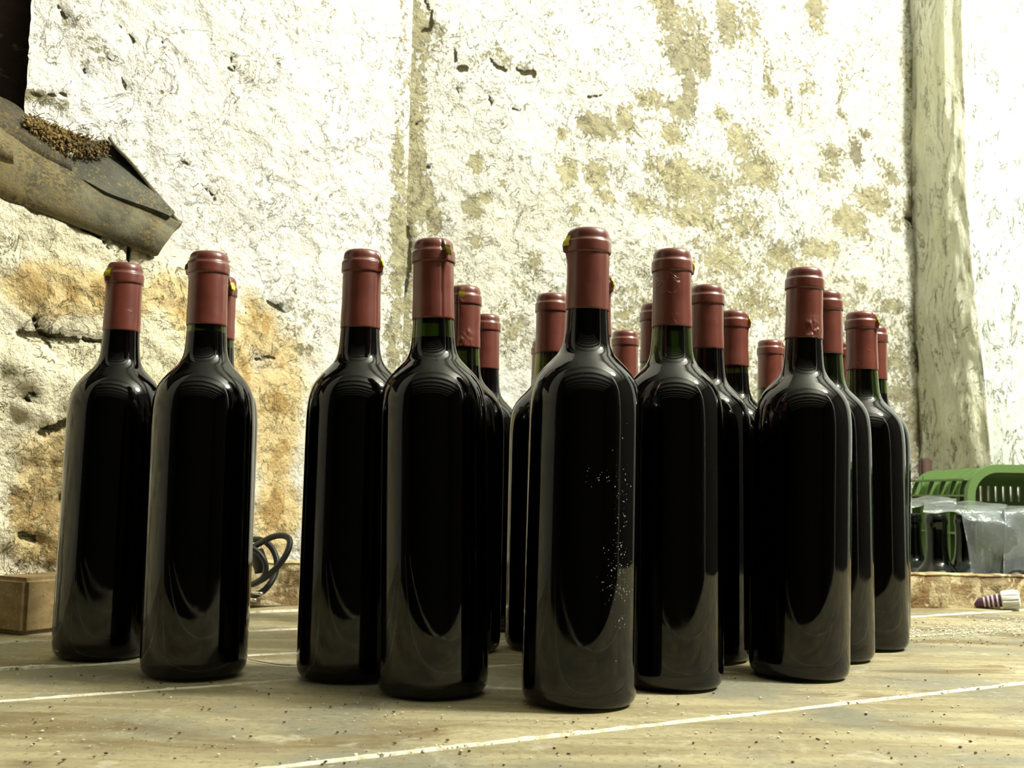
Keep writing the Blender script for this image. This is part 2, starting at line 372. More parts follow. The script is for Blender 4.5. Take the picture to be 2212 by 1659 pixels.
# back wall
BL = math.hypot(BEND[0]-CORNER[0], BEND[1]-CORNER[1]); BD = ((BEND[0]-CORNER[0])/BL, (BEND[1]-CORNER[1])/BL)
back_bl = px_blobs([
 (905, 60, 30, 60, .55, .2), (900, 330, 26, 200, .62, .1), (915, 430, 30, 60, .8, .2), (940, 480, 30, 60, .75, .1), (880, 620, 20, 120, .5, 0), (855, 760, 20, 90, .5, 0),
 (1030, 350, 22, 22, .75, 0), (1085, 395, 16, 14, .75, 0), (1020, 450, 30, 26, .85, .1), (1050, 425, 22, 14, .8, 0), (1030, 520, 28, 26, .62, 0), (1160, 560, 26, 40, .66, .2),
 (1245, 450, 16, 18, .7, 0), (1290, 275, 60, 34, .95, .25), (1350, 260, 40, 34, .75, .1), (1215, 285, 14, 20, .75, 0), (1225, 370, 28, 36, .85, 0), (1290, 375, 40, 34, .9, 0), (1310, 425, 34, 22, .75, 0),
 (1440, 10, 40, 24, .9, .3), (1500, 60, 50, 40, .95, .45), (1470, 130, 44, 36, .95, .5), (1520, 140, 30, 40, .8, .4), (1490, 190, 22, 40, .95, .6), (1400, 215, 60, 22, .7, .3), (1470, 235, 36, 36, .9, .3),
 (1450, 290, 30, 26, .85, .1), (1580, 30, 40, 34, .85, .6), (1650, 20, 60, 26, 1.0, .6), (1570, 60, 40, 18, .9, .55), (1620, 90, 36, 40, .75, .4), (1760, 30, 40, 30, .8, .5), (1560, 100, 40, 20, .8, .6), (1650, 160, 22, 36, .8, .2),
 (1660, 200, 26, 16, .7, .3), (1700, 240, 20, 40, .55, .2), (1830, 150, 60, 10, .6, .2), (1740, 190, 30, 30, .55, .2),
 (1555, 250, 30, 24, .7, .1), (1600, 300, 60, 40, .62, .1), (1450, 380, 80, 50, .78, 0), (1390, 440, 50, 30, .7, 0), (1520, 400, 90, 60, .66, 0), (1640, 370, 70, 50, .72, .1), (1500, 470, 80, 30, .66, 0),
 (1820, 245, 22, 20, .7, .7), (1850, 330, 24, 40, .95, .9), (1800, 330, 44, 34, .72, .5), (1870, 290, 26, 14, .7, .8), (1920, 380, 46, 36, .68, .6), (1790, 380, 40, 30, .6, .5),
 (1880, 430, 60, 34, .8, .2), (1830, 480, 60, 34, .85, .1), (1780, 540, 70, 26, .8, 0), (1690, 560, 60, 40, .7, 0), (1560, 560, 80, 60, .68, 0), (1620, 480, 90, 50, .6, .1), (1930, 490, 30, 26, .6, .3),
 (1440, 600, 60, 60, .52, 0), (1350, 640, 60, 40, .5, .1), (1650, 660, 80, 50, .58, 0), (1780, 640, 50, 40, .55, .1), (1150, 620, 90, 50, .42, .2), (1120, 720, 60, 60, .42, .1),
 (1920, 660, 50, 30, .66, .3), (1850, 620, 40, 30, .62, .2), (1935, 780, 40, 40, .8, .3), (1940, 850, 50, 30, .82, .5), (1980, 900, 30, 60, .8, .5), (1960, 960, 30, 50, .8, .4), (1600, 760, 40, 80, .6, .1),
 (1960, 60, 26, 60, .6, .3), (1965, 170, 20, 40, .75, .5), (1978, 260, 12, 160, .55, .3), (1975, 400, 26, 40, .7, .6), (1960, 460, 26, 40, .8, .7), (1000, 650, 60, 60, .34, .1), (1080, 130, 60, 40, .5, .3), (930, 90, 40, 60, .5, .4)],
 CORNER, BEND)
back_cr = segs_px([(((1060, 128), (1072, 145), (1090, 152)), .004), (((1118, 148), (1135, 158), (1155, 152), (1156, 165)), .0045), (((978, 100), (982, 135)), .003), (((990, 150), (1004, 150)), .006),
 (((922, 0), (932, 30), (930, 62), (915, 66)), .003), (((985, 190), (990, 200)), .002), (((1050, 205), (1060, 228)), .002), (((1105, 235), (1130, 238)), .002), (((1270, 210), (1300, 206)), .002),
 (((878, 480), (888, 520), (884, 600), (872, 640)), .0035), (((1362, 279), (1362, 279.5)), .0025), (((922, 267), (922, 268)), .0025), (((902, 268), (903, 268)), .002), (((925, 361), (926, 362)), .0025),
 (((1955, 470), (1975, 480), (1990, 465)), .004), (((1985, 150), (1978, 190)), .003), (((1975, 400), (1985, 440)), .004), (((860, 160), (868, 300)), .002)], CORNER, BEND)
def back_pos(u, z): return Vector((CORNER[0]+BD[0]*u, CORNER[1]+BD[1]*u, z)), Vector((BD[1], -BD[0], 0))
def back_disp(u, z, P):
    d = 0.012*fbm(P, 3.5, 3)*sstep(0, 0.12, u) + 0.0045*fbm(P+Vector((5, 2, 1)), 16, 4)*sstep(0, 0.02, u)
    d += 0.006*math.exp(-((u-0.05)/0.03)**2)*fbm(Vector((0, 0, z)), 6, 2)
    return d + (0.0026*fbm(P+Vector((3, 3, 3)), 60, 3) + 0.0012*abs(fbm(P, 130, 2)))*sstep(0, 0.01, u)
def back_attr(u, z, P):
    w, t = gather(back_bl, u, z)
    low = 0.34*sstep(0.62, 0.40, z)*sstep(0.05, 0.4, u)*(0.8+0.6*fbm(Vector((u, 0, z)), 6, 3))
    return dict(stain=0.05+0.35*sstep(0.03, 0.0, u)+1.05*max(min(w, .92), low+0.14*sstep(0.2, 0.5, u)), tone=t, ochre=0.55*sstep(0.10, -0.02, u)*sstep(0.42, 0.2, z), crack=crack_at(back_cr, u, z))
us = axis(0, BL, 0.0042, 0, BL+0.12, 0.05); zs = axis(-0.05, 0.86, 0.0042, ZF, ZT, 0.08)
wall_grid('wall_back', back_pos, us, zs, back_disp, M['plaster'], back_attr)

# left wall (plain rough render), with a window opening at its near end
LD = (-0.69/math.hypot(.69, .72), -0.72/math.hypot(.69, .72)); LN = Vector((-LD[1], LD[0], 0))*1.0
if LN.dot(Vector((0, -1, 0))) < 0: LN = -LN
def left_s(px, py):
    P = on_line(px, py, CORNER, LEND); return (P.x-CORNER[0])*LD[0]+(P.y-CORNER[1])*LD[1], P.z
win_s, _z = left_s(57, 100); _s, win_z0 = left_s(70, 250)
left_bl = px_blobs([(100, 215, 50, 20, .75, .3), (110, 290, 60, 30, .5, 0), (200, 60, 200, 100, .22, 0), (300, 300, 200, 100, .22, 0), (460, 500, 60, 60, .3, 0), (640, 700, 60, 100, .4, 0), (850, 600, 25, 300, .5, 0), (862, 250, 14, 250, .42, 0), (780, 620, 70, 120, .3, 0)], CORNER, LEND)
left_cr = segs_px([(((130, 12), (142, 35)), .003), (((262, 55), (270, 60)), .002), (((285, 78), (292, 92)), .0025), (((230, 118), (245, 128)), .002), (((500, 120), (508, 150)), .002), (((355, 90), (356, 92)), .003),
 (((185, 140), (195, 165)), .002), (((395, 345), (408, 352)), .0025), (((585, 650), (618, 668)), .004), (((560, 772), (600, 770)), .003), (((495, 145), (500, 150)), .003), (((60, 205), (140, 205)), .002), (((270, 170), (280, 190)), .0022), (((440, 400), (470, 430)), .002)], CORNER, LEND)
och_bl = px_blobs([(170, 650, 110, 60, 1.0, 0), (40, 640, 60, 60, .9, 0), (390, 700, 60, 70, .85, 0), (330, 640, 60, 60, .8, 0), (560, 700, 60, 80, .72, 0), (600, 900, 60, 200, .78, 0), (600, 1120, 50, 120, .8, 0), (60, 1000, 80, 120, .7, 0), (20, 1120, 40, 80, .85, 0), (100, 1140, 60, 80, .75, 0), (520, 800, 60, 100, .7, 0)], CORNER, LEND)
def left_pos(u, z): return Vector((CORNER[0]+LD[0]*u, CORNER[1]+LD[1]*u, z)), LN
def left_disp(u, z, P):
    d = 0.010*fbm(P, 4, 3)*sstep(0, 0.12, u) + 0.0042*fbm(P+Vector((1, 7, 1)), 22, 4)*sstep(0, 0.02, u) + (0.0036*abs(fbm(P+Vector((3, 3, 3)), 52, 3))+0.0016*fbm(P, 120, 2))*sstep(0, 0.01, u)
    return d - 0.05*sstep(0.02, 0.0, u)*0.0
def left_attr(u, z, P):
    w, t = gather(left_bl, u, z)
    och = max(0.30*sstep(0.36, 0.2, z), gather(och_bl, u, z)[0])
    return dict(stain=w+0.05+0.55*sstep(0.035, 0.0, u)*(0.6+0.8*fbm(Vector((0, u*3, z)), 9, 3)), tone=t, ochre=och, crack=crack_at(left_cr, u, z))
LW = 2.0
us = axis(0, 0.60, 0.0042, 0, 2.0, 0.05); zs = axis(-0.02, 0.80, 0.0042, ZF, ZT, 0.08)
wall_grid('wall_left', left_pos, us, zs, left_disp, M['plaster_left'], left_attr,
          keep=lambda u, z: not (win_s < u < win_s+0.55 and z > win_z0-0.05))

# thicker lower masonry of the left wall with its sloping ledge
ledge_px = [(-260, 330), (-120, 385), (0, 430), (90, 466), (180, 497), (330, 550), (430, 580), (520, 608), (600, 640), (700, 700), (800, 800)]
ledge = [left_s(*p) for p in ledge_px]      # s decreasing with px
ledge = sorted(ledge)
def ledge_z(s):
    if s <= ledge[0][0]: return ledge[0][1]
    for p, q in zip(ledge, ledge[1:]):
        if s <= q[0]: return p[1]+(q[1]-p[1])*(s-p[0])/(q[0]-p[0])
    return ledge[-1][1]
mas_bl = px_blobs([(60, 745, 80, 14, .6, .2), (20, 1050, 50, 160, .45, 0), (100, 960, 60, 20, .6, .1), (90, 1180, 70, 70, .6, .1), (60, 1100, 60, 60, .55, .1)], CORNER, LEND)
mas_cr = segs_px([(((0, 730), (60, 738), (115, 742)), .005), (((40, 935), (70, 925), (108, 898)), .005), (((20, 450), (95, 485), (170, 528), (190, 548)), .0022), (((95, 1070), (115, 1100)), .006),
 (((235, 545), (236, 575)), .003), (((0, 870), (10, 860)), .003), (((25, 700), (60, 760)), .003), (((130, 745), (215, 752)), .003), (((110, 1075), (125, 1120)), .005), (((0, 1150), (30, 1160)), .004), (((560, 772), (598, 769)), .003)], CORNER, LEND)
def sp(px, py, r, h):
    s, z = left_s(px, py); P = on_line(px, py, CORNER, LEND); return (s, z, r*P.y/FPX, h)
stones = [sp(70, 870, 70, .016), (sp(30, 790, 60, .010)), sp(60, 1010, 80, .010), sp(110, 640, 80, .006), sp(40, 1150, 60, .010), sp(300, 680, 90, .006), sp(120, 1060, 50, .009)]
def mas_disp(u, z, P):
    d = 0.012*fbm(P+Vector((2, 2, 2)), 9, 3) + 0.0075*fbm(P+Vector((9, 1, 4)), 30, 4) + 0.003*fbm(P, 90, 3)
    for (s0, z0, r, h) in stones:
        q = math.hypot((u-s0)*0.8, z-z0)/r
        if q < 1.3: d += 0.6*h*sstep(1.2, 0.6, q)
    return d
bm = bmesh.new(); lay = {k: bm.verts.layers.float.new(k) for k in ('stain', 'tone', 'ochre', 'crack')}
cols = []
for u in axis(0.22, 0.72, 0.0042, 0.22, 1.1, 0.03):
    th = 0.055*sstep(0.17, 0.42, u) - 0.022*sstep(0.32, 0.22, u)
    zt = ledge_z(u); col = []
    rows = axis(-0.12, zt, 0.0045, -0.8, zt, 0.1)
    for z in rows:
        P, N = left_pos(u, z); rnd = 0.014*sstep(0.02, 0.0, zt-z)
        w, t = gather(mas_bl, u, z); o_, _ = gather(och_bl, u, z); c = crack_at(mas_cr, u, z)
        v = bm.verts.new(P+N*(th-rnd+mas_disp(u, z, P)*(1-0.85*sstep(0.035, 0.0, zt-z)*sstep(0.01, 0.035, th)) - 0.007*c))
        for k, val in (('stain', w), ('tone', t), ('ochre', max(o_, 0.22*sstep(0.45, 0.3, z))*sstep(0.0, 0.05, zt-z)), ('crack', c)): v[lay[k]] = val
        col.append(v)
    for q in (0.6, 0.2, -0.1):        # top of the ledge running back into the wall
        P, N = left_pos(u, zt+0.004*(1-q)); v = bm.verts.new(P+N*((th-0.014 if q > 0.5 else th*q-0.03*(1-q))+0.002*fbm(P, 40, 2)))
        for k in lay: v[lay[k]] = 0.0
        col.append(v)
    cols.append(col)
for A, B in zip(cols, cols[1:]):
    # columns share the same row count only above/below; bridge by parameter
    n = max(len(A), len(B))
    for i in range(n-1):
        a0, a1 = A[round(i*(len(A)-1)/(n-1))], A[round((i+1)*(len(A)-1)/(n-1))]
        b0, b1 = B[round(i*(len(B)-1)/(n-1))], B[round((i+1)*(len(B)-1)/(n-1))]
        f = []
        for v in (a0, a1, b1, b0):
            if v not in f: f.append(v)
        if len(f) > 2:
            try: bm.faces.new(f)
            except ValueError: pass
bmesh.ops.recalc_face_normals(bm, faces=bm.faces)
tag(obj('trim_1', bm, M['masonry']), kind='structure')

# window opening: dark timber frame set back in the wall and the dark recess behind it
def wframe():
    bm = bmesh.new(); ang = math.atan2(LD[1], LD[0])
    Mx = Matrix.Translation((CORNER[0], CORNER[1], 0)) @ Matrix.Rotation(ang, 4, 'Z')
    # local x = s ; local y = depth (+ is one side); find outward side
    side = 1 if (Mx.to_3x3() @ Vector((0, 1, 0))).dot(LN) > 0 else -1
    zc = (win_z0-0.06+ZT)/2; hz = ZT-win_z0+0.06
    box(bm, (win_s+0.018, -side*0.07, zc), 0.075, 0.05, hz, Mx)
    box(bm, (win_s+0.53, -side*0.07, zc), 0.05, 0.05, hz, Mx)
    box(bm, (win_s+0.27, -side*0.07, win_z0-0.03), 0.5, 0.05, 0.05, Mx)
    return bm, Mx, side
bm, MX, SIDE = wframe(); tag(obj('window_1', bm, M['darkwood'], smooth=False), kind='structure')
bm = bmesh.new()
d0, d1 = -SIDE*0.02, -SIDE*0.6
zb, ztp = win_z0-0.09, ZT
q = [(win_s-0.03, d0), (win_s-0.03, d1), (win_s+0.62, d1), (win_s+0.62, d0)]
for a, b in zip(q, q[1:]):
    vs = [bm.verts.new(MX @ Vector((a[0], a[1], zb))), bm.verts.new(MX @ Vector((b[0], b[1], zb))), bm.verts.new(MX @ Vector((b[0], b[1], ztp))), bm.verts.new(MX @ Vector((a[0], a[1], ztp)))]
    bm.faces.new(vs)
bm.faces.new([bm.verts.new(MX @ Vector((x, y, zb))) for x, y in q])
tag(obj('trim_2', bm, M['stone_dark'], smooth=False), kind='structure')

# right: shaded jamb and the wall that stands forward of it
RW = 2.3
def lerp(a, b, t): return a+(b-a)*t
def right_pos(u, z):
    # u in [0,1] jamb, [1, ...] metres along the forward face
    t = sstep(0.75, 0.05, z)
    a = Vector((0.768+0.010*t, 2.030, 0)); b = Vector((0.802+0.036*t, 1.868, 0))
    n1 = Vector((-(a.y-b.y), -(b.x-a.x), 0)).normalized()
    r = 0.03+0.02*t
    if u < 1:
        P = a.lerp(b, u); N = n1; k = sstep(0.75, 1.0, u)
    else:
        P = b + Vector((1, 0.10, 0)).normalized()*(u-1); k = 1
    fN = Vector((0.10, -1, 0)).normalized()
    if u < 1: 
        P = P + Vector((0.012, 0, 0))*k*k; N = (n1.lerp(fN, k*0.5)).normalized()
    else:
        e = sstep(1.06, 1.0, u); P = P + Vector((0.012, 0.010, 0))*e*e*1.0; N = (fN.lerp(n1, e*0.5)).normalized()
    P.z = z; return P, N
jamb_cr = segs_px([(((1998, 220), (1990, 290)), .004), (((2040, 430), (2030, 470)), .004), (((1992, 130), (2000, 160)), .004)], (0.77, 2.03), (0.805, 1.868))
def right_attr(u, z, P):
    if u < 1:
        return dict(stain=0.16+0.24*fbm(Vector((u*2, 0, z*5)), 2, 3)+0.40*sstep(0.25, 0.0, u)*sstep(0.3, .5, .5+fbm(Vector((0, 0, z)), 9, 2)), tone=.25, ochre=0.0, crack=0.5*sstep(0.10, 0.0, u)*sstep(0.45, 0.6, .5+fbm(Vector((1, 0, z)), 14, 2)))
    return dict(stain=0.06+0.25*sstep(0.2, 0.0, z), tone=0, ochre=0.0, crack=0)
def right_disp(u, z, P):
    st = 0.0035*fbm(Vector((u*1.2 if u < 1 else 1.2+(u-1)*9, 0, z*0.9)), 7, 4)
    if u < 1: return st + 0.006*fbm(Vector((u*0.8, 3, z*1.5)), 6, 3) + 0.0025*fbm(Vector((P.x, P.y, z*0.35)), 50, 3)
    return 0.006*fbm(P, 5, 3)+0.002*fbm(P, 30, 3)
us = [i/60 for i in range(60)] + axis(1.0, 1.30, 0.005, 1.0, 3.2, 0.08)
zs = axis(-0.02, 0.86, 0.005, ZF, ZT, 0.08)
wr = wall_grid('wall_right', right_pos, us, zs, right_disp, M['plaster_right'], right_attr)
wr.data.materials.append(M['jamb'])
nu = len(us)-1
for p_ in wr.data.polygons:
    if us[p_.index % nu] < 0.97: p_.material_index = 1

# rest of the cellar shell (behind and beside the camera)
def quad_wall(name, a, b, z0, z1, m_):
    bm = bmesh.new(); bm.faces.new([bm.verts.new((a[0], a[1], z0)), bm.verts.new((b[0], b[1], z0)), bm.verts.new((b[0], b[1], z1)), bm.verts.new((a[0], a[1], z1))])
    tag(obj(name, bm, m_, smooth=False), kind='structure')
quad_wall('wall_front', (-4.0, -3.6), (3.0, -3.6), ZF, ZT, M['stone_dark'])
quad_wall('wall_far_left', LEND, (-4.0, -3.6), ZF, ZT, M['stone_dark'])
quad_wall('wall_side', (2.9, 2.2), (3.0, -3.6), ZF, ZT, M['stone_dark'])
bm = bmesh.new(); bm.faces.new([bm.verts.new(p) for p in ((-4, -3.6, ZF), (3.1, -3.6, ZF), (3.1, 2.3, ZF), (-4, 2.3, ZF))])
tag(obj('floor', bm, M['floor'], smooth=False), kind='structure')
bm = bmesh.new(); prev = None; yy = -3.7; pts = []
while yy < 2.4:                                     # shallow brick vault bays between ribs
    for k in range(9):
        t = k/9; pts.append((yy+0.50*t, ZT+0.10*math.sin(math.pi*t)))
    pts += [(yy+0.50, ZT), (yy+0.50, ZT-0.07), (yy+0.60, ZT-0.07), (yy+0.60, ZT)]; yy += 0.60
rows = [[bm.verts.new((x, y, z)) for y, z in pts] for x in (-4.1, 3.2)]
for i in range(len(pts)-1): bm.faces.new((rows[0][i], rows[0][i+1], rows[1][i+1], rows[1][i]))
tag(obj('ceiling', bm, M['ceiling'], smooth=False), kind='structure')

bm = bmesh.new(); box(bm, (1.75, 0.15, (ZF+ZT)/2), 0.07, 0.07, ZT-ZF); tag(obj('reflection_post', bm, M['ceiling'], smooth=False), kind='structure')  # unseen pale post, added for the bright upright line it reflects in the bottles

# ------------------------------------------------------------------ the table
UB = Vector((math.cos(math.radians(29.7)), math.sin(math.radians(29.7)), 0)); NBv = Vector((-UB.y, UB.x, 0))
def uc(u, c, z=0.0): return UB*u + NBv*c + Vector((0, 0, z))
table = empty('table', (0.0, 0.9, -0.8)); tag(table, 'worn wooden table of wide boards with white grit in the joints, under the bottles', 'table')
def clip_table(bm, back=0.0):
    for co, no in ((Vector((0, 1.285+back, 0)), Vector((-0.142, 1, 0)).normalized()),
                   (Vector((CORNER[0]+LD[0]*0.5, CORNER[1]+LD[1]*0.5, 0))+LN*0.045, -LN),
                   (Vector((0, 0.36, 0)), Vector((0, -1, 0))), (Vector((1.25, 0, 0)), Vector((1, 0, 0)))):
        geom = bm.verts[:]+bm.edges[:]+bm.faces[:]
        r = bmesh.ops.bisect_plane(bm, geom=geom, plane_co=co, plane_no=no, clear_outer=True)
        ed = [e for e in bm.edges if e.is_boundary]
        if ed: bmesh.ops.holes_fill(bm, edges=ed, sides=0)
joints = [-0.40, -0.16, 0.065, 0.285, 0.508, 0.733, 0.857, 0.998, 1.153, 1.40]
tb = bmesh.new(); grown = []
for i, (c0, c1) in enumerate(zip(joints, joints[1:])):
    b1 = bmesh.new(); n = 60; dz = (0.0, -0.0005, -0.0008, 0, -0.0004, -0.001, -0.0006, -0.0014, -0.001)[i % 9]
    g0, g1 = 0.0016, 0.0016
    cs = [c0+g0, c0+g0+0.0015, c0+0.004, (c0*2+c1)/3, (c0+c1)/2, (c0+2*c1)/3, c1-0.004, c1-g1-0.0015, c1-g1]
    zz = [-0.0015, -0.0004, 0, 0, 0, 0, 0, -0.0004, -0.0015]
    T = []
    for k in range(n+1):
        u = -1.6+3.6*k/n
        wob = lambda c: 0.0012*fbm(Vector((u*5, c*3, i)), 2, 2)
        T.append([b1.verts.new(uc(u, c+wob(c)*0.7, z+dz)) for c, z in zip(cs, zz)]+[b1.verts.new(uc(u, c1-g1, -0.035)), b1.verts.new(uc(u, c0+g0, -0.035))])
    L = len(T[0])
    for a, b in zip(T, T[1:]):
        for k in range(L): b1.faces.new((a[k], b[k], b[(k+1) % L], a[(k+1) % L]))
    b1.faces.new(T[0]); b1.faces.new(T[-1][::-1])
    clip_table(b1)
    me = bpy.data.meshes.new('t'); b1.to_mesh(me); b1.free(); tb.from_mesh(me); bpy.data.meshes.remove(me)
def par(o, root):            # keep world placement under an unrotated root
    o.parent = root; o.matrix_parent_inverse = Matrix.Translation(root.location).inverted()
    return o
bmesh.ops.recalc_face_normals(tb, faces=tb.faces)
par(obj('tabletop', tb, M['board'], autosmooth=40), table)
# grit filling in the joints
fb = bmesh.new()
for c in joints[3:-1]:
    w0 = {0.508: .0019, 0.733: .0023, 0.857: .0017, 0.998: .0026, 1.153: .0034}.get(c, .002)
    prev = None; n = 700
    for k in range(n+1):
        u = -1.0+2.4*k/n
        amt = 0.5+(0.9 if c == 0.508 else 1.5)*fbm(Vector((u, c*7, 0)), 9, 6) + (0.35 if c == 0.508 else -0.22)
        if c == 0.733: amt += 0.5*math.exp(-((u+0.0)/0.3)**2) - 0.5*sstep(0.12, 0.3, u)
        hw = max(0.0003, w0*(0.75+0.5*fbm(Vector((u, 0, c)), 35, 3)+0.3*fbm(Vector((u, 9, c)), 8, 2)))*(0.06+0.94*sstep(0.05, 0.5, amt))
        zt = 0.0012*min(1, max(-0.6, amt)) + 0.0005*fbm(Vector((u, 5, c)), 150, 2)
        cc = c+0.0011*fbm(Vector((u, 3, c)), 40, 4); hw *= 1+0.5*fbm(Vector((u, 4, c)), 140, 2)
        row = [fb.verts.new(uc(u, cc-hw-0.0012, -0.004)), fb.verts.new(uc(u, cc-hw, zt*0.5)), fb.verts.new(uc(u, cc, zt)), fb.verts.new(uc(u, cc+hw, zt*0.4)), fb.verts.new(uc(u, cc+hw+0.0012, -0.004))]
        if prev:
            for j in range(4): fb.faces.new((prev[j], row[j], row[j+1], prev[j+1]))
        prev = row
for co, no in ((Vector((0, 1.285, 0)), Vector((-0.142, 1, 0)).normalized()), (Vector((CORNER[0]+LD[0]*0.5, CORNER[1]+LD[1]*0.5, 0))+LN*0.05, -LN)):
    bmesh.ops.bisect_plane(fb, geom=fb.verts[:]+fb.edges[:]+fb.faces[:], plane_co=co, plane_no=no, clear_outer=True)
bmesh.ops.recalc_face_normals(fb, faces=fb.faces)
tag(par(obj('joint_filler', fb, M['filler']), table), label='white grit filling the gaps between boards')
gb = bmesh.new(); rg = random.Random(31)
for c, n_, u0, u1, sd in ((0.733, 900, -0.55, 0.12, 0.0035), (0.857, 350, -0.5, 0.1, 0.003), (0.998, 250, -0.4, 0.3, 0.003), (0.508, 260, -0.3, 1.0, 0.003), (1.153, 250, -0.3, 0.5, 0.004)):
    for k in range(n_):
        u = rg.uniform(u0, u1)
        if fbm(Vector((u, c*7, 0)), 9, 4) < -0.1: continue
        r = 0.0004+0.0012*rg.random()**2; P = uc(u, c+rg.gauss(0, sd), r*0.5)
        if (P-Vector((CORNER[0], CORNER[1], 0))).dot(LN) < 0.06 or P.y > 1.22+0.142*P.x: continue
        bmesh.ops.create_icosphere(gb, subdivisions=1, radius=r, matrix=Matrix.Translation(P) @ Matrix.Rotation(rg.random()*6, 4, 'Z') @ Matrix.Diagonal((1, 0.5+rg.random()*0.6, 0.6, 1)))
tag(par(obj('joint_grit', gb, M['filler'], smooth=False), table), label='loose pale grit along the board joints', kind='stuff')
# back rail: rough strip standing along the far edge
def rail(name, a, b, h0, h1, th, m_, amp=0.009, nseg=160):
    bm = bmesh.new(); prev = None; d = Vector((b[0]-a[0], b[1]-a[1], 0)); L = d.length; d.normalize(); nn = Vector((-d.y, d.x, 0))
    for k in range(nseg+1):
        s = L*k/nseg; h = h0+(h1-h0)*k/nseg
        prof = [(0, -0.001), (0, h*0.2), (0, h*0.4), (0, h*0.6), (0, h*0.8), (0.001, h*0.93), (-0.001, h*0.96), (0.001, h), (th*0.4, h+0.0005), (th*0.8, h), (th, h-0.002), (th, -0.001)]
        row = []
        for j, (q, z) in enumerate(prof):
            P = Vector((a[0], a[1], 0))+d*s+nn*q; w = amp*fbm(Vector((s*0.9, z*0.35, 1)), 45, 4)
            row.append(bm.verts.new(P-nn*w*(1 if 0 < j < 10 else 0)+Vector((0, 0, 0.25*w if j > 4 else 0)) + Vector((0, 0, z))))
        if prev:
            for j in range(len(row)): bm.faces.new((prev[j], row[j], row[(j+1) % len(row)], prev[(j+1) % len(row)]))
        else: bm.faces.new(row[::-1])
        prev = row
    bm.faces.new(prev); bmesh.ops.recalc_face_normals(bm, faces=bm.faces)
    return obj(name, bm, m_, autosmooth=50)
ra = (-0.300, 1.2395); rb = (1.2, 1.2820+0.1704-0.0)
tag(par(rail('back_rail', ra, rb, 0.050, 0.036, 0.028, M['rail']), table), label='rough brown and cream strip along the far edge')
for lx, ly in ((-0.75, 0.43), (1.15, 0.43), (1.15, 1.36), (-0.22, 1.18)):
    bm = bmesh.new(); box(bm, (lx, ly, -0.4175), 0.07, 0.07, 0.765); par(obj('leg', bm, M['rail'], smooth=False), table)

# brown block at the left end, against the wall
def rounded_box(bm_, cx, cy, z0, sx, sy, sz, ang, r=0.004):
    vs = box(bm_, (0, 0, sz/2), sx, sy, sz, Matrix.Translation((cx, cy, z0)) @ Matrix.Rotation(ang, 4, 'Z'))
    bmesh.ops.bevel(bm_, geom=[e for e in bm_.edges], offset=r, segments=3, affect='EDGES')
bm = bmesh.new()
corner_b = on_z(48, 1371, 0.0)
ang = math.radians(62)
sx, sy, sz = 0.105, 0.048, 0.050
cv = Matrix.Rotation(ang, 3, 'Z') @ Vector((sx/2, sy/2, 0))
rounded_box(bm, corner_b.x+cv.x, corner_b.y+cv.y, -0.001, sx, sy, sz, ang)
tag(obj('wood_block', bm, M['block'], autosmooth=40), 'brown wooden block lying at the left end of the table against the wall', 'wood block')

# ------------------------------------------------------------------ wine bottles
def spline_prof(keys, n=6):
    P = catmull([(r, z, 0) for r, z in keys], n); return [(max(p.x, 0), p.y) for p in P]
BOT_H = 0.310
outer = [(0.0315, 0.0004), (0.0338, 0.0012), (0.0358, 0.0040), (0.0367, 0.0085), (0.0370, 0.016), (0.0370, 0.05), (0.0370, 0.10), (0.0369, 0.15), (0.0368, 0.176), (0.0366, 0.186), (0.0360, 0.1945), (0.0349, 0.2015), (0.0330, 0.2073), (0.0303, 0.2122), (0.0266, 0.2168), (0.0225, 0.2212), (0.0190, 0.2252), (0.0165, 0.2300), (0.0152, 0.2360), (0.0145, 0.245), (0.0139, 0.258), (0.0136, 0.285)]
inner = [(0.0, 0.020), (0.010, 0.018), (0.020, 0.011), (0.028, 0.007), (0.0325, 0.009), (0.0340, 0.018), (0.0340, 0.10), (0.0338, 0.176), (0.0330, 0.194), (0.0318, 0.2010), (0.0298, 0.2062), (0.0270, 0.2105), (0.0235, 0.2148), (0.0195, 0.2192), (0.0160, 0.2238), (0.0136, 0.2292), (0.0122, 0.236), (0.0114, 0.245), (0.0108, 0.258), (0.0102, 0.285)]
OP = spline_prof(outer, 5); IP = spline_prof(inner, 5)
def glass_body_mesh(top=True):
    prof = [(0.0, 0.0155), (0.012, 0.0125), (0.022, 0.0055), (0.0285, 0.0006)] + OP + [(0.0125, 0.287)] + IP[::-1]
    return lathe(prof, 96)
def inner_r(z):
    for (r0, z0), (r1, z1) in zip(IP, IP[1:]):
        if z0 <= z <= z1: return r0+(r1-r0)*(z-z0)/(z1-z0+1e-9)
    return IP[-1][0]
def wine_mesh(level):
    prof = [(max(r+0.0004, 0), z-0.0004) if r > 0 else (0, z-0.0004) for r, z in IP if z < level]
    r = inner_r(level); prof += [(r+0.0004, level), (r*0.9, level-0.0003), (0.0, level-0.0004)]
    return lathe(prof, 72)
cap_keys = [(0.01445, 0.2535), (0.01440, 0.2600), (0.01405, 0.2720), (0.01400, 0.2860), (0.01400, 0.2905), (0.01385, 0.2925), (0.01388, 0.2929), (0.01480, 0.2931), (0.01502, 0.2936), (0.01502, 0.2975), (0.01496, 0.3004), (0.01482, 0.3010), (0.01440, 0.3014), (0.01385, 0.3024), (0.01378, 0.3035), (0.01378, 0.3050), (0.01350, 0.3070), (0.0128, 0.3085), (0.0117, 0.3095), (0.0095, 0.3100), (0.0050, 0.3102), (0.0, 0.3102)]
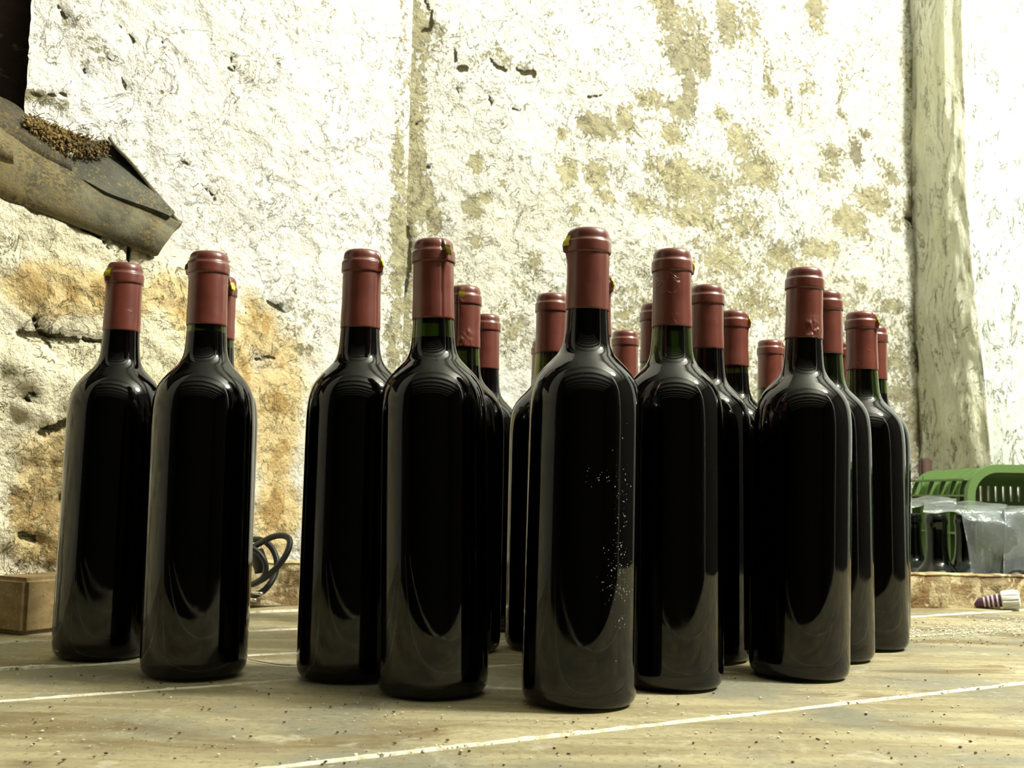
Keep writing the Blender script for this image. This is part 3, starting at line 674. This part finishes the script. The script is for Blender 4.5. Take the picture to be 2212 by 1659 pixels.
def cap_prof(bot):
    k = [(r, z if z > 0.27 else 0.2720-(0.2720-z)*(0.2720-bot)/(0.2720-0.2535)) for r, z in cap_keys]
    P = []
    for a, b in zip(k, k[1:]):
        n = max(1, int(math.hypot(a[0]-b[0], a[1]-b[1])/0.0012))
        for i in range(n): P.append((a[0]+(b[0]-a[0])*i/n, a[1]+(b[1]-a[1])*i/n))
    P.append(k[-1]); r0 = k[0][0]
    return [(r0-0.0007, bot+0.0002), (r0-0.0002, bot-0.0001)] + P
def cap_mesh(bot=0.2535, flap=1.0, crumple=0.0, seed=0, seam=True):
    def rf(a, z):
        d = a if a <= math.pi else a-2*math.pi          # 0 = seam, + to the right seen from outside
        if z > 0.3096: return 0
        r = 0
        top = sstep(0.3102, 0.3075, z)
        if seam:
            if d > 0: r += 0.00045*math.exp(-d/0.7)*top
            k = flap*math.exp(-((z-0.2975)/0.007)**2)
            r += 0.0022*k*(math.exp(-((d-0.10)/0.16)**2) if d > 0 else math.exp(-((d-0.10)/0.045)**2))
            r += -0.0004*math.exp(-((d+0.05)/0.03)**2)*top
        r += 0.00012*fbm(Vector((math.sin(a)*1.2, math.cos(a)*1.2, z*60+seed)), 1.0, 3)
        if crumple and z < 0.272:
            e = crumple*math.exp(-((d-0.45)/0.45)**2)*sstep(0.2725, 0.266, z)
            r += e*0.0030*abs(noise.noise(Vector((d*3.2+z*190, z*110-d*3.5, seed))))
        return r
    return lathe(cap_prof(bot), 120, rfun=rf)
def tab_mesh():
    bm = bmesh.new(); n = 8; rows = []
    def base(z):
        for (r0, z0), (r1, z1) in zip(cap_keys, cap_keys[1:]):
            if z0 <= z <= z1: return r0+(r1-r0)*(z-z0)/(z1-z0+1e-9)
    for j in range(7):
        z = 0.2972+0.0072*j/6; row = []
        for i in range(n+1):
            d = 0.02+0.38*i/n + (0.02 if j == 0 else 0)
            k = math.exp(-((z-0.2975)/0.007)**2)
            r = base(z)+0.0007+0.0022*k*(math.exp(-((d-0.10)/0.16)**2) if d > 0 else 0)+0.0003
            row.append(bm.verts.new((r*math.sin(d), -r*math.cos(d), z)))
        rows.append(row)
    for A, B in zip(rows, rows[1:]):
        for i in range(n): bm.faces.new((A[i], A[i+1], B[i+1], B[i]))
    bmesh.ops.solidify(bm, geom=bm.faces[:], thickness=0.0004)
    return bm
def mesh_of(bm, name, m_):
    me = bpy.data.meshes.new(name); bm.normal_update(); bm.to_mesh(me); bm.free(); me.materials.append(m_)
    me.polygons.foreach_set('use_smooth', [True]*len(me.polygons)); return me
ME = {'glass': mesh_of(glass_body_mesh(), 'glass_body', M['glass']), 'tab': mesh_of(tab_mesh(), 'tear_tab', M['tab'])}
WL = {'high': 0.262, 'band': 0.2490, 'mid': 0.240, 'low': 0.226}
for k, v in WL.items(): ME['wine_'+k] = mesh_of(wine_mesh(v), 'wine', M['wine'])
def child(name, me, parent, label=None):
    o = bpy.data.objects.new(name, me); COL.objects.link(o); o.parent = parent
    if label: o['label'] = label
    return o
GRP = 'red-capped wine bottles standing on the table'
# x, y, lean, height factor, tab angle (deg; None = turned away), wine level, capsule lower edge, crumple, label
bots = [
 (-.3161, .8494, .0009, 1.0001, -46, 'high', .2545, 0, 'leftmost corked wine bottle, yellow tab on the left of its dark red capsule'),
 (-.2228, .7764, -.0035, .9811, -97, 'band', .2540, 0, 'second wine bottle from the left, dark tear flap on the left edge of its capsule'),
 (-.2510, .8951, 0, 1.0, 47, 'band', .2560, 0, 'wine bottle mostly hidden behind the second from left, yellow tab peeking out'),
 (-.1124, .7758, -.0002, .9921, 63, 'high', .2510, 0, 'third bottle of the front row from the left, standing right of the black cable'),
 (-.0488, .7234, -.0077, .9811, 31, 'mid', .2530, 0, 'front wine bottle with bright yellow tab and long seam down its capsule'),
 (-.0427, .9170, 0, 1.0, -18, 'mid', .2555, .6, 'bottle with puckered capsule, yellow tab facing the viewer, behind the long-seamed one'),
 (-.0276, 1.0627, 0, 1.0, 180, 'high', .2545, 0, 'small-looking wine bottle behind and right of the one with the puckered capsule'),
 (.0345, .9443, 0, 1.0, 180, 'low', .2560, 0, 'wine bottle just behind and left of the nearest bottle, plain capsule'),
 (.0365, 1.235, 0, 1.0, 180, 'mid', .2545, 0, 'furthest wine bottle left of the nearest one, only a sliver of capsule showing'),
 (.0464, .6971, .003, .9901, -80, 'high', .2545, .15, 'nearest and tallest-looking wine bottle, white dust specks low on its right side'),
 (.0640, .8450, 0, 1.0, 58, 'high', .2575, 0, 'bottle hidden behind the nearest one, narrow capsule edge with yellow tab showing'),
 (.1225, 1.150, 0, 1.0, 180, 'mid', .2545, 0, 'low short-looking capped bottle seen in the gap right of the nearest bottle'),
 (.1330, .9825, 0, 1.0, 180, 'mid', .2545, 0, 'wine bottle half hidden behind the left shoulder of the one with the green neck'),
 (.1153, .7665, .0003, 1.0014, 100, 'low', .2525, .1, 'front wine bottle right of the nearest one, green glass showing in its neck'),
 (.1642, .8930, 0, 1.0, 180, 'high', .2550, .2, 'wine bottle directly behind and right of the one with the green neck'),
 (.2119, 1.0139, 0, 1.0, 54, 'band', .2560, 0, 'bottle with wrinkled cap top, green band under capsule, third back from the green-necked one'),
 (.2925, 1.1981, 0, 1.0, 70, 'mid', .2545, 0, 'low capped bottle alone in the gap left of the one with crumpled capsule foot'),
 (.2910, 1.062, 0, 1.0, -76, 'mid', .2545, 0, 'bottle hidden behind the one with crumpled capsule foot, yellow tab at left edge'),
 (.2198, .8185, .0074, 1.0001, 180, 'high', .2540, 1.0, 'front right wine bottle with crumpled creases at the foot of its capsule'),
 (.2698, .9093, 0, 1.0, 180, 'low', .2550, 0, 'wine bottle peeking out right behind the one with crumpled capsule foot'),
 (.3770, 1.205, 0, 1.0, 180, 'mid', .2545, 0, 'furthest bottle on the right, a thin strip of capsule between two others'),
 (.3253, .9826, -.0003, .9864, 40, 'low', .2545, .2, 'rightmost fully visible wine bottle, yellow tab on the right of its capsule'),
 (.3655, 1.088, .0065, 1.0, 180, 'mid', .2545, 0, 'wine bottle behind the rightmost one, edge of its capsule showing at right'),
]
cap_cache = {}
for i, (x, y, lean, sc, tab, lvl, cb, cr, label) in enumerate(bots):
    root = empty('wine_bottle', (x, y, 0.0008)); tag(root, label, 'wine bottle', GRP)
    th = math.radians(tab if tab is not None else 180)
    if abs(tab) == 180: th = math.radians(150+37*i % 60)
    R = Matrix.Rotation(math.atan2(lean, BOT_H), 4, 'Y') @ Matrix.Rotation(th, 4, 'Z')
    root.rotation_euler = R.to_euler(); root.scale = (1, 1, sc)
    child('glass_body', ME['glass'], root); child('wine', ME['wine_'+lvl], root)
    capo = child('capsule', mesh_of(cap_mesh(cb, 1.3 if abs(tab) in (18, 80) else 1.0, 0 if cr < .5 else cr, i*3.1, abs(tab) < 150), 'capsule', M['capsule']), root)
    if abs(tab) < 150: child('tear_tab', ME['tab'], capo, 'yellow tear tab')
    if i == 9: near = (root, R)
# crumple of the front right bottle faces the camera: turn only its capsule
for o in bpy.data.objects:
    if o.parent and o.name.startswith('capsule') and o.parent.get('label', '').startswith('front right'):
        o.rotation_euler.z = -near[1].to_euler().z*0 - (math.radians(150+37*18 % 60)) + math.radians(-8)
# dust specks on the nearest bottle
bm = bmesh.new(); rnd = random.Random(3); zf = near[1].to_euler().z
def speck(ang, z, r):
    R0_ = 0.0371; a = ang
    c = Vector((R0_*math.sin(a), -R0_*math.cos(a), z)); tx = Vector((math.cos(a), math.sin(a), 0)); n_ = Vector((math.sin(a), -math.cos(a), 0))
    vs = [bm.verts.new(c+n_*0.00005+tx*r*math.cos(k*math.pi/3)+Vector((0, 0, r*math.sin(k*math.pi/3)))) for k in range(6)]
    t = bm.verts.new(c+n_*(r*0.5+0.0001))
    for k in range(6): bm.faces.new((vs[k], vs[(k+1) % 6], t))
for k in range(190):
    q = rnd.random()
    if q < .45: a, z = rnd.gauss(.62, .16), rnd.gauss(.082, .012)
    elif q < .8: a, z = rnd.gauss(.66, .08), rnd.uniform(.05, .16)
    elif q < .9: a, z = rnd.uniform(-.1, .55), rnd.gauss(.143, .003)
    else: a, z = rnd.uniform(.25, .8), rnd.uniform(.03, .18)
    speck(a-math.radians(-80), max(z, .02), abs(rnd.gauss(.00012, .00012))+.00010)
me = mesh_of(bm, 'dust_specks', M['speck']); o = child('dust_specks', me, near[0], 'pale dust specks low on the right side'); o['kind'] = 'stuff'

# ------------------------------------------------------------------ black power cable behind the left bottles
def pth(lst): return [on_y(px, py, y) for px, py, y in lst]
cab = empty('power_cable', (-0.28, 1.17, 0)); tag(cab, 'coiled black power cable with a plug, between the second and third front bottles', 'cable')
p = pth([(505, 1292, 1.16), (530, 1290, 1.15), (556, 1284, 1.14), (578, 1268, 1.14), (594, 1240, 1.15), (598, 1212, 1.155), (588, 1185, 1.16), (568, 1168, 1.165), (545, 1166, 1.17), (520, 1178, 1.18), (508, 1210, 1.18), (515, 1240, 1.175),
         (540, 1262, 1.16), (566, 1252, 1.135), (592, 1232, 1.13), (612, 1208, 1.13), (624, 1184, 1.135), (625, 1165, 1.14), (610, 1157, 1.145), (588, 1160, 1.15), (568, 1170, 1.155), (545, 1184, 1.165), (522, 1210, 1.185), (500, 1250, 1.19), (470, 1285, 1.18), (440, 1300, 1.16)])
for q in p: q.z = max(q.z, 0.0036)
bm = tube(catmull(p, 8), 0.0033, 14); par(obj('cable', bm, M['rubber']), cab)
p = pth([(530, 1186, 1.13), (545, 1185, 1.13), (560, 1195, 1.13), (572, 1213, 1.13), (574, 1232, 1.13), (566, 1250, 1.133), (545, 1262, 1.14)])
bm = tube(catmull(p, 8), 0.0030, 14); par(obj('cable', bm, M['rubber']), cab)
a, b = on_y(556, 1186, 1.155), on_y(562, 1238, 1.155)
bm = tube([a.lerp(b, t/8) for t in range(9)], lambda t: 0.008*(0.72+0.28*math.sin(math.pi*min(t*1.2, 1))), 18)
plg = par(obj('plug', bm, M['rubber']), cab)
for px, py in ((566, 1283), (553, 1297)):
    a = on_y(px, py, 1.125); a.z = max(a.z, 0.003); b = a+Vector((-0.012, 0.006, 0.001))
    bm = tube([a.lerp(b, t/3) for t in range(4)], 0.0019, 10); pn = obj('plug_pin', bm, M['metal']); pn.parent = plg; pn.matrix_parent_inverse = Matrix.Identity(4)
p = [on_z(538, 1424, .0006), on_z(570, 1430, .0006), on_z(605, 1435, .0006), on_z(640, 1436, .0006), on_z(680, 1432, .0006), on_z(720, 1436, .0006)]
tag(obj('string', tube(catmull(p, 6), 0.0006, 6), M['string']), 'thin pale string lying on the boards between the second and third front bottles', 'string')

# ------------------------------------------------------------------ broken tiles on the ledge of the left wall
def lpt(px, py, off):          # a point standing 'off' metres out from the left wall plane
    a = (CORNER[0]+LN.x*off, CORNER[1]+LN.y*off); b = (LEND[0]+LN.x*off, LEND[1]+LN.y*off)
    return on_line(px, py, a, b)
def sheet(rows, th, name, m_, sub=1):
    bm = bmesh.new(); G = [[bm.verts.new(p) for p in r] for r in rows]
    for A, B in zip(G, G[1:]):
        for i in range(len(A)-1): bm.faces.new((A[i], A[i+1], B[i+1], B[i]))
    bmesh.ops.recalc_face_normals(bm, faces=bm.faces)
    bmesh.ops.solidify(bm, geom=bm.faces[:], thickness=th)
    return obj(name, bm, m_, autosmooth=45)
# long half-round tile lying on the ledge: (bottom px, top px) stations from far left to its right end
def half_round(stations, o0, o1, n, name, m_, th=0.008, amp=0.0012):
    rows = []; st = [(Vector((a[0], a[1], 0)), Vector((b[0], b[1], 0))) for a, b in stations]
    A = catmull([s[0] for s in st], 10); B = catmull([s[1] for s in st], 10)
    for k, (a, b) in enumerate(zip(A, B)):
        row = []
        for i in range(n+1):
            t = i/n; bulge = math.sin(math.pi*min(t*1.05, 1))**0.8
            q = a.lerp(b, 0.5-0.5*math.cos(math.pi*t)); P = lpt(q.x, q.y, o0+o1*bulge-0.024*sstep(0.45, 1.0, t))
            row.append(P + LN*amp*fbm(P, 30, 3) + Vector((0, 0, amp*0.6*fbm(P+Vector((4, 4, 4)), 25, 3))))
        rows.append(row)
    return sheet(rows, th, name, m_)
t1 = half_round([((-150, 354), (-150, 215)), ((-60, 383), (-50, 250)), ((0, 410), (15, 288)), ((90, 444), (60, 326)), ((180, 478), (150, 376)), ((250, 505), (225, 418)), ((300, 524), (300, 452)), ((326, 536), (350, 474)), ((336, 536), (388, 492))],
                0.050, 0.007, 14, 'roof_tile', M['tile'])
tag(t1, 'long grey-brown half-round roof tile lying on the sloping ledge of the left wall', 'roof tile', 'broken roof tiles on the ledge')
t2 = half_round([((-170, 260), (-170, 120)), ((-80, 290), (-80, 170)), ((0, 330), (-5, 206)), ((40, 345), (28, 222)), ((80, 362), (58, 245)), ((120, 380), (75, 262)), ((158, 392), (150, 322))],
                0.020, 0.026, 12, 'roof_tile', M['tile_dark'])
tag(t2, 'darker curved roof tile behind the long one, at the left edge, soil on its top', 'roof tile', 'broken roof tiles on the ledge')
t2b = half_round([((-170, 330), (-170, 235)), ((-60, 340), (-60, 245)), ((-10, 345), (-12, 262)), ((12, 352), (4, 282)), ((30, 356), (27, 298))], 0.090, 0.014, 8, 'roof_tile', M['tile'], 0.007)
tag(t2b, 'small tile end lying on top of the long roof tile at the left edge', 'roof tile', 'broken roof tiles on the ledge')
def plate(pts, off0, off1, th, name, m_):
    P = [lpt(px, py, off0+(off1-off0)*k) for px, py, k in pts]
    bm = bmesh.new(); f = bm.faces.new([bm.verts.new(p) for p in P])
    bmesh.ops.triangulate(bm, faces=[f]); bmesh.ops.subdivide_edges(bm, edges=bm.edges[:], cuts=5, use_grid_fill=True)
    for v in bm.verts: v.co += LN*0.0015*fbm(v.co, 35, 2)
    bmesh.ops.recalc_face_normals(bm, faces=bm.faces); bmesh.ops.solidify(bm, geom=bm.faces[:], thickness=th)
    return obj(name, bm, m_, autosmooth=40)
sl = plate([(140, 380, .7), (165, 318, .1), (222, 311, .0), (268, 350, .1), (328, 418, .5), (372, 468, .9), (360, 476, 1), (300, 452, 1), (225, 425, 1)], 0.012, 0.050, 0.007, 'slate_slab', M['slate'])
tag(sl, 'grey slate slab tucked between the long tile and the left wall', 'slate slab')
c = [(236, 296), (252, 318), (285, 352), (330, 408), (365, 452), (392, 486)]
rows = []
for px, py in catmull([(a, b, 0) for a, b in c], 4) and [(v.x, v.y) for v in catmull([(a, b, 0) for a, b in c], 4)]:
    rows.append([lpt(px, py, 0.040), lpt(px+1, py-2, 0.030), lpt(px+1, py-2.5, 0.012)])
ed = sheet(rows, 0.002, 'metal_strip', M['tile'])
tag(ed, 'thin bent strip along the sloping edge of the slate slab', 'strip')
# soil and straw heap between the tiles
bm = bmesh.new(); rr = random.Random(5)
for k in range(2800):
    t = rr.random(); px = 58+t*165+rr.gauss(0, 6); py = 254+t*62+rr.gauss(0, 4)+abs(rr.gauss(0, 22))*math.sin(math.pi*(0.1+0.8*t))
    P = lpt(px, py, 0.034+rr.random()*0.010); r = 0.0004+0.0017*rr.random()**2
    s0 = bmesh.ops.create_icosphere(bm, subdivisions=1, radius=r, matrix=Matrix.Translation(P) @ Matrix.Rotation(rr.random()*3, 4, Vector((rr.random(), rr.random(), rr.random()+.1))) @ Matrix.Diagonal((1, 0.6+rr.random()*0.8, 0.5+rr.random(), 1)))
for k in range(160):
    t = rr.random(); px = 70+t*150+rr.gauss(0, 8); py = 262+t*60+rr.gauss(0, 12)
    P = lpt(px, py, 0.036+rr.random()*0.008); d = Vector((rr.gauss(0, 1), rr.gauss(0, 1), rr.gauss(0, .5))).normalized()*(0.004+rr.random()*0.006)
    tube([P, P+d], 0.00035, 5, bm)
so = obj('soil_heap', bm, M['dirt'], smooth=False); tag(so, 'brown heap of soil and straw on the dark tile beside the slate slab', 'soil', kind='stuff')

# ------------------------------------------------------------------ behind the table at right: low shelf, empty bottles under film, green crate, post
SH = -0.195
sh = empty('low_bench', (0.85, 1.60, ZF)); tag(sh, 'low wooden bench behind the table carrying the green crate and the empty bottles', 'bench')
bm = bmesh.new(); prism(bm, [(0.46, 1.43), (1.6, 1.50), (1.6, 1.85), (0.66, 1.85), (0.46, 1.68)], SH-0.03, SH); par(obj('bench_top', bm, M['rail'], smooth=False), sh)
for lx, ly in ((0.5, 1.5), (1.5, 1.6)):
    bm = bmesh.new(); box(bm, (lx, ly, (SH-0.03+ZF)/2), 0.06, 0.06, SH-0.03-ZF); par(obj('leg', bm, M['rail'], smooth=False), sh)
eprof = [(0.0, 0.0155), (0.012, 0.0125), (0.022, 0.0055), (0.0285, 0.0006)] + [(r, z) for r, z in OP if z < 0.27] + [(0.0138, 0.290), (0.0140, 0.296), (0.0148, 0.2975), (0.0148, 0.3035), (0.0140, 0.305), (0.0138, 0.309), (0.0125, 0.310), (0.0105, 0.3095)] + IP[::-1]
eprof = [(r, z+0.018*sstep(0.0, 0.2, z)*(1-sstep(0.232, 0.285, z))) for r, z in eprof]      # these have shorter necks
eme = mesh_of(lathe(eprof, 72), 'glass_body', M['glass_empty'])
FB = [(2022, 1108, 1.470, 'empty dark green bottle at the front under plastic film, left of the hanging flap'), (2180, 1112, 1.458, 'empty green bottle seen blurred through the hanging cloudy film'),
      (1968, 1094, 1.562, 'empty green bottle under the small film, beside the rightmost full bottle'), (2084, 1104, 1.524, 'empty green bottle in the second row, beside the hanging edge of the film')]
for px, py, yy, lab in FB:
    P = on_y(px, py, yy)
    o = bpy.data.objects.new('empty_bottle', eme); COL.objects.link(o); o.location = (P.x, yy, SH)
    tag(o, lab, 'bottle', 'empty green bottles behind the table')
# plastic films
def film(name, label, pxs, ytop, prof, wob=0.004, m_=None, dx=None, up=4):
    """pxs: photo columns; prof: list of (dy, z) at each fold station as function of column"""
    rows = []
    for j, fn in enumerate(prof):
        row = []
        for i, px in enumerate(pxs):
            t_ = i/(len(pxs)-1); yv, pyv = fn(t_); P = on_y(px+(dx(j/(len(prof)-1), t_) if dx else 0), pyv-up, yv)
            row.append(P + Vector((wob*0.5*fbm(P+Vector((0, 0, 3)), 28, 2), wob*fbm(P, 24, 3), wob*0.35*fbm(P+Vector((7, 0, 0)), 30, 2))))
        rows.append(row)
    bm = bmesh.new(); G = []
    cols = list(zip(*rows)); dense = [catmull(c_, 6) for c_ in cols]
    for c_ in zip(*dense): G.append([bm.verts.new(p) for p in catmull(list(c_), 4)])
    for A, B in zip(G, G[1:]):
        for i in range(len(A)-1): bm.faces.new((A[i], A[i+1], B[i+1], B[i]))
    bmesh.ops.solidify(bm, geom=bm.faces[:], thickness=0.0002)
    o = obj(name, bm, m_ or M['film']); tag(o, label, 'plastic film', 'plastic film over the empty bottles')
    return o
bow = lambda t: 8*math.sin(math.pi*t)
film('plastic_film', 'small crumpled piece of cloudy plastic film next to the rightmost full bottle', [1950, 1968, 1990, 2010, 2030, 2052, 2066], 0,
     [lambda t: (1.60, 1078+3*math.sin(t*9)), lambda t: (1.57, 1080+3*math.sin(t*7)), lambda t: (1.54, 1084+4*math.sin(t*8+1)), lambda t: (1.515, 1089+5*math.sin(t*6)), lambda t: (1.510, 1096+5*math.sin(t*9))])
film('plastic_film', 'large cloudy plastic film lying over the tops of the empty bottles', [1994, 2010, 2030, 2052, 2070, 2090, 2112, 2135, 2158, 2174], 0,
     [lambda t: (1.545, 1086+3*math.sin(t*8)+5*t), lambda t: (1.515, 1088+3*math.sin(t*6)+6*t), lambda t: (1.485, 1093+3*math.sin(t*7)+6*t), lambda t: (1.458, 1103-bow(t)*0.3+6*t), lambda t: (1.452, 1107+4*math.sin(t*11)+4*t),
      lambda t: (1.448, 1110+3*math.sin(t*11)+sstep(.38, .55, t)*18), ])
film('plastic_film', 'bluish hanging flap of plastic film in front of the blurred empty bottle', [2074, 2086, 2104, 2124, 2146, 2168, 2186, 2194], 0,
     [lambda t: (1.455, 1106+3*math.sin(t*7)), lambda t: (1.444, 1112+14*t**3), lambda t: (1.436, 1130+10*t**3), lambda t: (1.434, 1160), lambda t: (1.436, 1190), lambda t: (1.438, 1220-16*t**4), lambda t: (1.44, 1262-40*t**3)], 0.007, M['film_flap'], lambda v, t: 26*v*(1-t) + 12*math.sin(3.1*v)*t**2 - 22*t**3*v**3, 0)
film('plastic_film', 'plastic film at the right border of the picture beside the crate', [2168, 2184, 2200, 2216, 2240, 2270], 0,
     [lambda t: (1.57, 1096), lambda t: (1.53, 1098), lambda t: (1.49, 1101-6*t), lambda t: (1.446, 1106-6*t), lambda t: (1.438, 1116), lambda t: (1.436, 1150), lambda t: (1.436, 1200), lambda t: (1.436, 1255)])

# green crate lying on its side, opening towards the right front
def crate():
    root = empty('plastic_crate', (0.0, 0.0, 0.0))
    Wd, Hh, D, R_c = 0.50, 0.385, 0.232, 0.048      # opening width, height, depth, corner radius
    def ring(off, w=Wd, h=Hh, r=R_c, n=8):
        pts = []
        for cx, cz, a0 in ((w/2-r, h-r, 0), (-w/2+r, h-r, 90), (-w/2+r, r, 180), (w/2-r, r, 270)):
            for k in range(n+1):
                a = math.radians(a0+90*k/n); pts.append((cx+(r+off)*math.cos(a), cz+(r+off)*math.sin(a)))
        return pts
    def band(bm, secs):   # secs: list of (offset, y); closed loop swept around
        L = [[bm.verts.new((x, y, z)) for x, z in ring(off)] for off, y in secs]
        n = len(L[0])
        for A, B in zip(L, L[1:]+L[:1]):
            for k in range(n): bm.faces.new((A[k], A[(k+1) % n], B[(k+1) % n], B[k]))
    # local: x across opening, y into the depth, z up ; opening plane y = 0
    bm = bmesh.new(); band(bm, [(0.0, 0.0), (0.0, 0.012), (-0.004, 0.012), (-0.004, 0.0035), (-0.012, 0.0035), (-0.012, 0)])
    bmesh.ops.recalc_face_normals(bm, faces=bm.faces); obj('rim', bm, M['crate'], root, autosmooth=35)
    # shell with tapering walls and slots
    bm = bmesh.new(); o_ = ring(-0.010); i_ = ring(-0.013)
    bmw = bmesh.new(); band(bmw, [(-0.0095, 0.004), (-0.016, D), (-0.019, D), (-0.0125, 0.004)])
    bmesh.ops.recalc_face_normals(bmw, faces=bmw.faces); obj('side_wall', bmw, M['crate'], root, autosmooth=35)
    # base panel with slots (the dark far wall of the lying crate): bars
    bmb = bmesh.new(); n = 36; x0 = -Wd/2+0.024; x1 = Wd/2-0.024
    for k in range(n):
        xc = x0+(x1-x0)*k/(n-1); box(bmb, (xc, D-0.002, Hh/2), 0.0085, 0.005, Hh-0.045)
    for zc, hz in ((0.022, 0.022), (0.095, 0.05), (0.185, 0.05), (0.290, 0.080), (Hh-0.0215, 0.015)): box(bmb, (0, D-0.002, zc), Wd-0.045, 0.0052, hz)
    obj('base_panel', bmb, M['crate'], root, smooth=False)
    # cross ribs running round the outside, and two flanges along each side
    for y0 in (0.036, 0.074, 0.116, 0.164, D-0.003):
        bmf = bmesh.new(); band(bmf, [(-0.003, y0), (-0.003, y0+0.003), (-0.016, y0+0.003), (-0.016, y0)])
        bmesh.ops.recalc_face_normals(bmf, faces=bmf.faces); obj('rib', bmf, M['crate'], root, autosmooth=35)
    for zc in (0.050, 0.110, 0.2, 0.280, 0.3375, 0.3620):
        bmr = bmesh.new(); box(bmr, (-Wd/2+0.008, D/2+0.004, zc), 0.016, D-0.012, 0.003); obj('flange', bmr, M['crate'], root, smooth=False)
    return root
cr_ = crate()
# left upper rim corner belongs at the photo's (2092, 1008) at about 1.58 m
Pc = on_y(2089, 1040, 1.603)
off = Vector((-0.25, 0, 0))
cr_.location = (Pc.x-off.x, Pc.y-off.y, SH)
tag(cr_, 'green slotted plastic crate lying on its side behind the empty bottles', 'crate')
# rusty stub by the jamb
P = on_y(1998, 1000, 1.855); bm = bmesh.new()
box(bm, (0, 0, 0), 0.019, 0.016, 0.46); bmesh.ops.bevel(bm, geom=bm.edges[:], offset=0.003, segments=2, affect='EDGES')
po = obj('iron_post', bm, M['rust']); po.location = (P.x, 1.855, P.z-0.23+0.008)
tag(po, 'rusty brown upright stub behind the green crate, at the foot of the grey jamb', 'post')

# ------------------------------------------------------------------ stopper on the table, far right
st = empty('bottle_stopper', (0, 0, 0)); tag(st, 'purple tapered stopper with pale rings and a ribbed white cap, lying by the back rail', 'stopper')
A = on_z(2098, 1312, 0.0); B = on_z(2205, 1318, 0.0)
L = (B-A).length
def lx(prof, name, m_, rf=None):
    bm = lathe(prof, 48, rfun=rf); return obj(name, bm, m_, st, autosmooth=35)
lx([(0.0, 0.0), (0.0042, 0.0003), (0.0050, 0.0015), (0.0056, 0.012), (0.0078, 0.037), (0.0, 0.037)], 'plug', M['purple'])
for zz_, rr_ in ((0.0145, .0064), (0.0195, .0072), (0.0245, .0080), (0.0300, .0087)):
    lx([(rr_-0.0016, zz_), (rr_, zz_+0.0002), (rr_, zz_+0.0022), (rr_-0.0016, zz_+0.0024)], 'ring', M['lilac'])
lx([(0.0, 0.0355), (0.0112, 0.0357), (0.0120, 0.037), (0.0124, 0.046), (0.0122, 0.052), (0.0112, 0.0555), (0.008, 0.0570), (0.0, 0.0572)], 'cap', M['whitecap'],
   rf=lambda a, z: (-0.0016 if (math.cos(a*12) > 0.35 and 0.0372 < z < 0.0545) else 0))
d = (B-A).normalized(); st.location = A+Vector((0, 0, 0.0052))
tilt = math.atan2(0.0124-0.005, 0.05)
q = Vector((d.x, d.y, math.tan(tilt))).normalized().to_track_quat('Z', 'Y'); st.rotation_euler = q.to_euler()

# ------------------------------------------------------------------ crumbs and chips scattered on the boards
def crumbs(name, n, m_, seed, rmin, rmax, label, zones):
    bm = bmesh.new(); r_ = random.Random(seed); k = 0
    while k < n:
        zx = r_.choice(zones); px = r_.uniform(zx[0], zx[2]); py = r_.uniform(zx[1], zx[3]); P = on_z(px, py, 0)
        if any(math.hypot(P.x-b_[0], P.y-b_[1]) < 0.039 for b_ in bots): continue
        if P.y > 1.28+0.142*P.x-0.01 or P.y < 0.4: continue
        k += 1; r = rmin+(rmax-rmin)*r_.random()**3
        bmesh.ops.create_icosphere(bm, subdivisions=1, radius=r, matrix=Matrix.Translation(P+Vector((0, 0, r*0.5+0.0001))) @ Matrix.Rotation(r_.random()*6, 4, 'Z') @ Matrix.Diagonal((1, 0.5+r_.random()*0.5, 0.5, 1)))
    tag(obj(name, bm, m_, smooth=False), label, 'crumbs', kind='stuff')
Z = [(0, 1400, 2212, 1659), (1380, 1440, 2212, 1659), (1970, 1330, 2212, 1400), (600, 1480, 1300, 1659), (0, 1450, 600, 1659)]
crumbs('crumbs', 330, M['crumb'], 11, 0.0003, 0.0013, 'tiny white crumbs and plaster chips scattered over the table boards', Z)
crumbs('dark_crumbs', 520, M['crumb_dark'], 12, 0.0003, 0.0013, 'tiny brown dirt crumbs scattered over the table boards', Z)
bm = bmesh.new(); r_ = random.Random(21)
for k in range(900):
    px = r_.uniform(1960, 2212); py = 1352+r_.gauss(0, 10)+ (2212-px)*0.06; P = on_z(px, py, 0); r = 0.0005+0.0011*r_.random()**2
    bmesh.ops.create_icosphere(bm, subdivisions=1, radius=r, matrix=Matrix.Translation(P+Vector((0, 0, r*0.5+0.0001))) @ Matrix.Rotation(r_.random()*6, 4, 'Z') @ Matrix.Diagonal((1.5, 0.5, 0.5, 1)))
tag(obj('plaster_grit', bm, M['crumb'], smooth=False), 'band of pale plaster grit on the far right boards near the stopper', 'grit', kind='stuff')
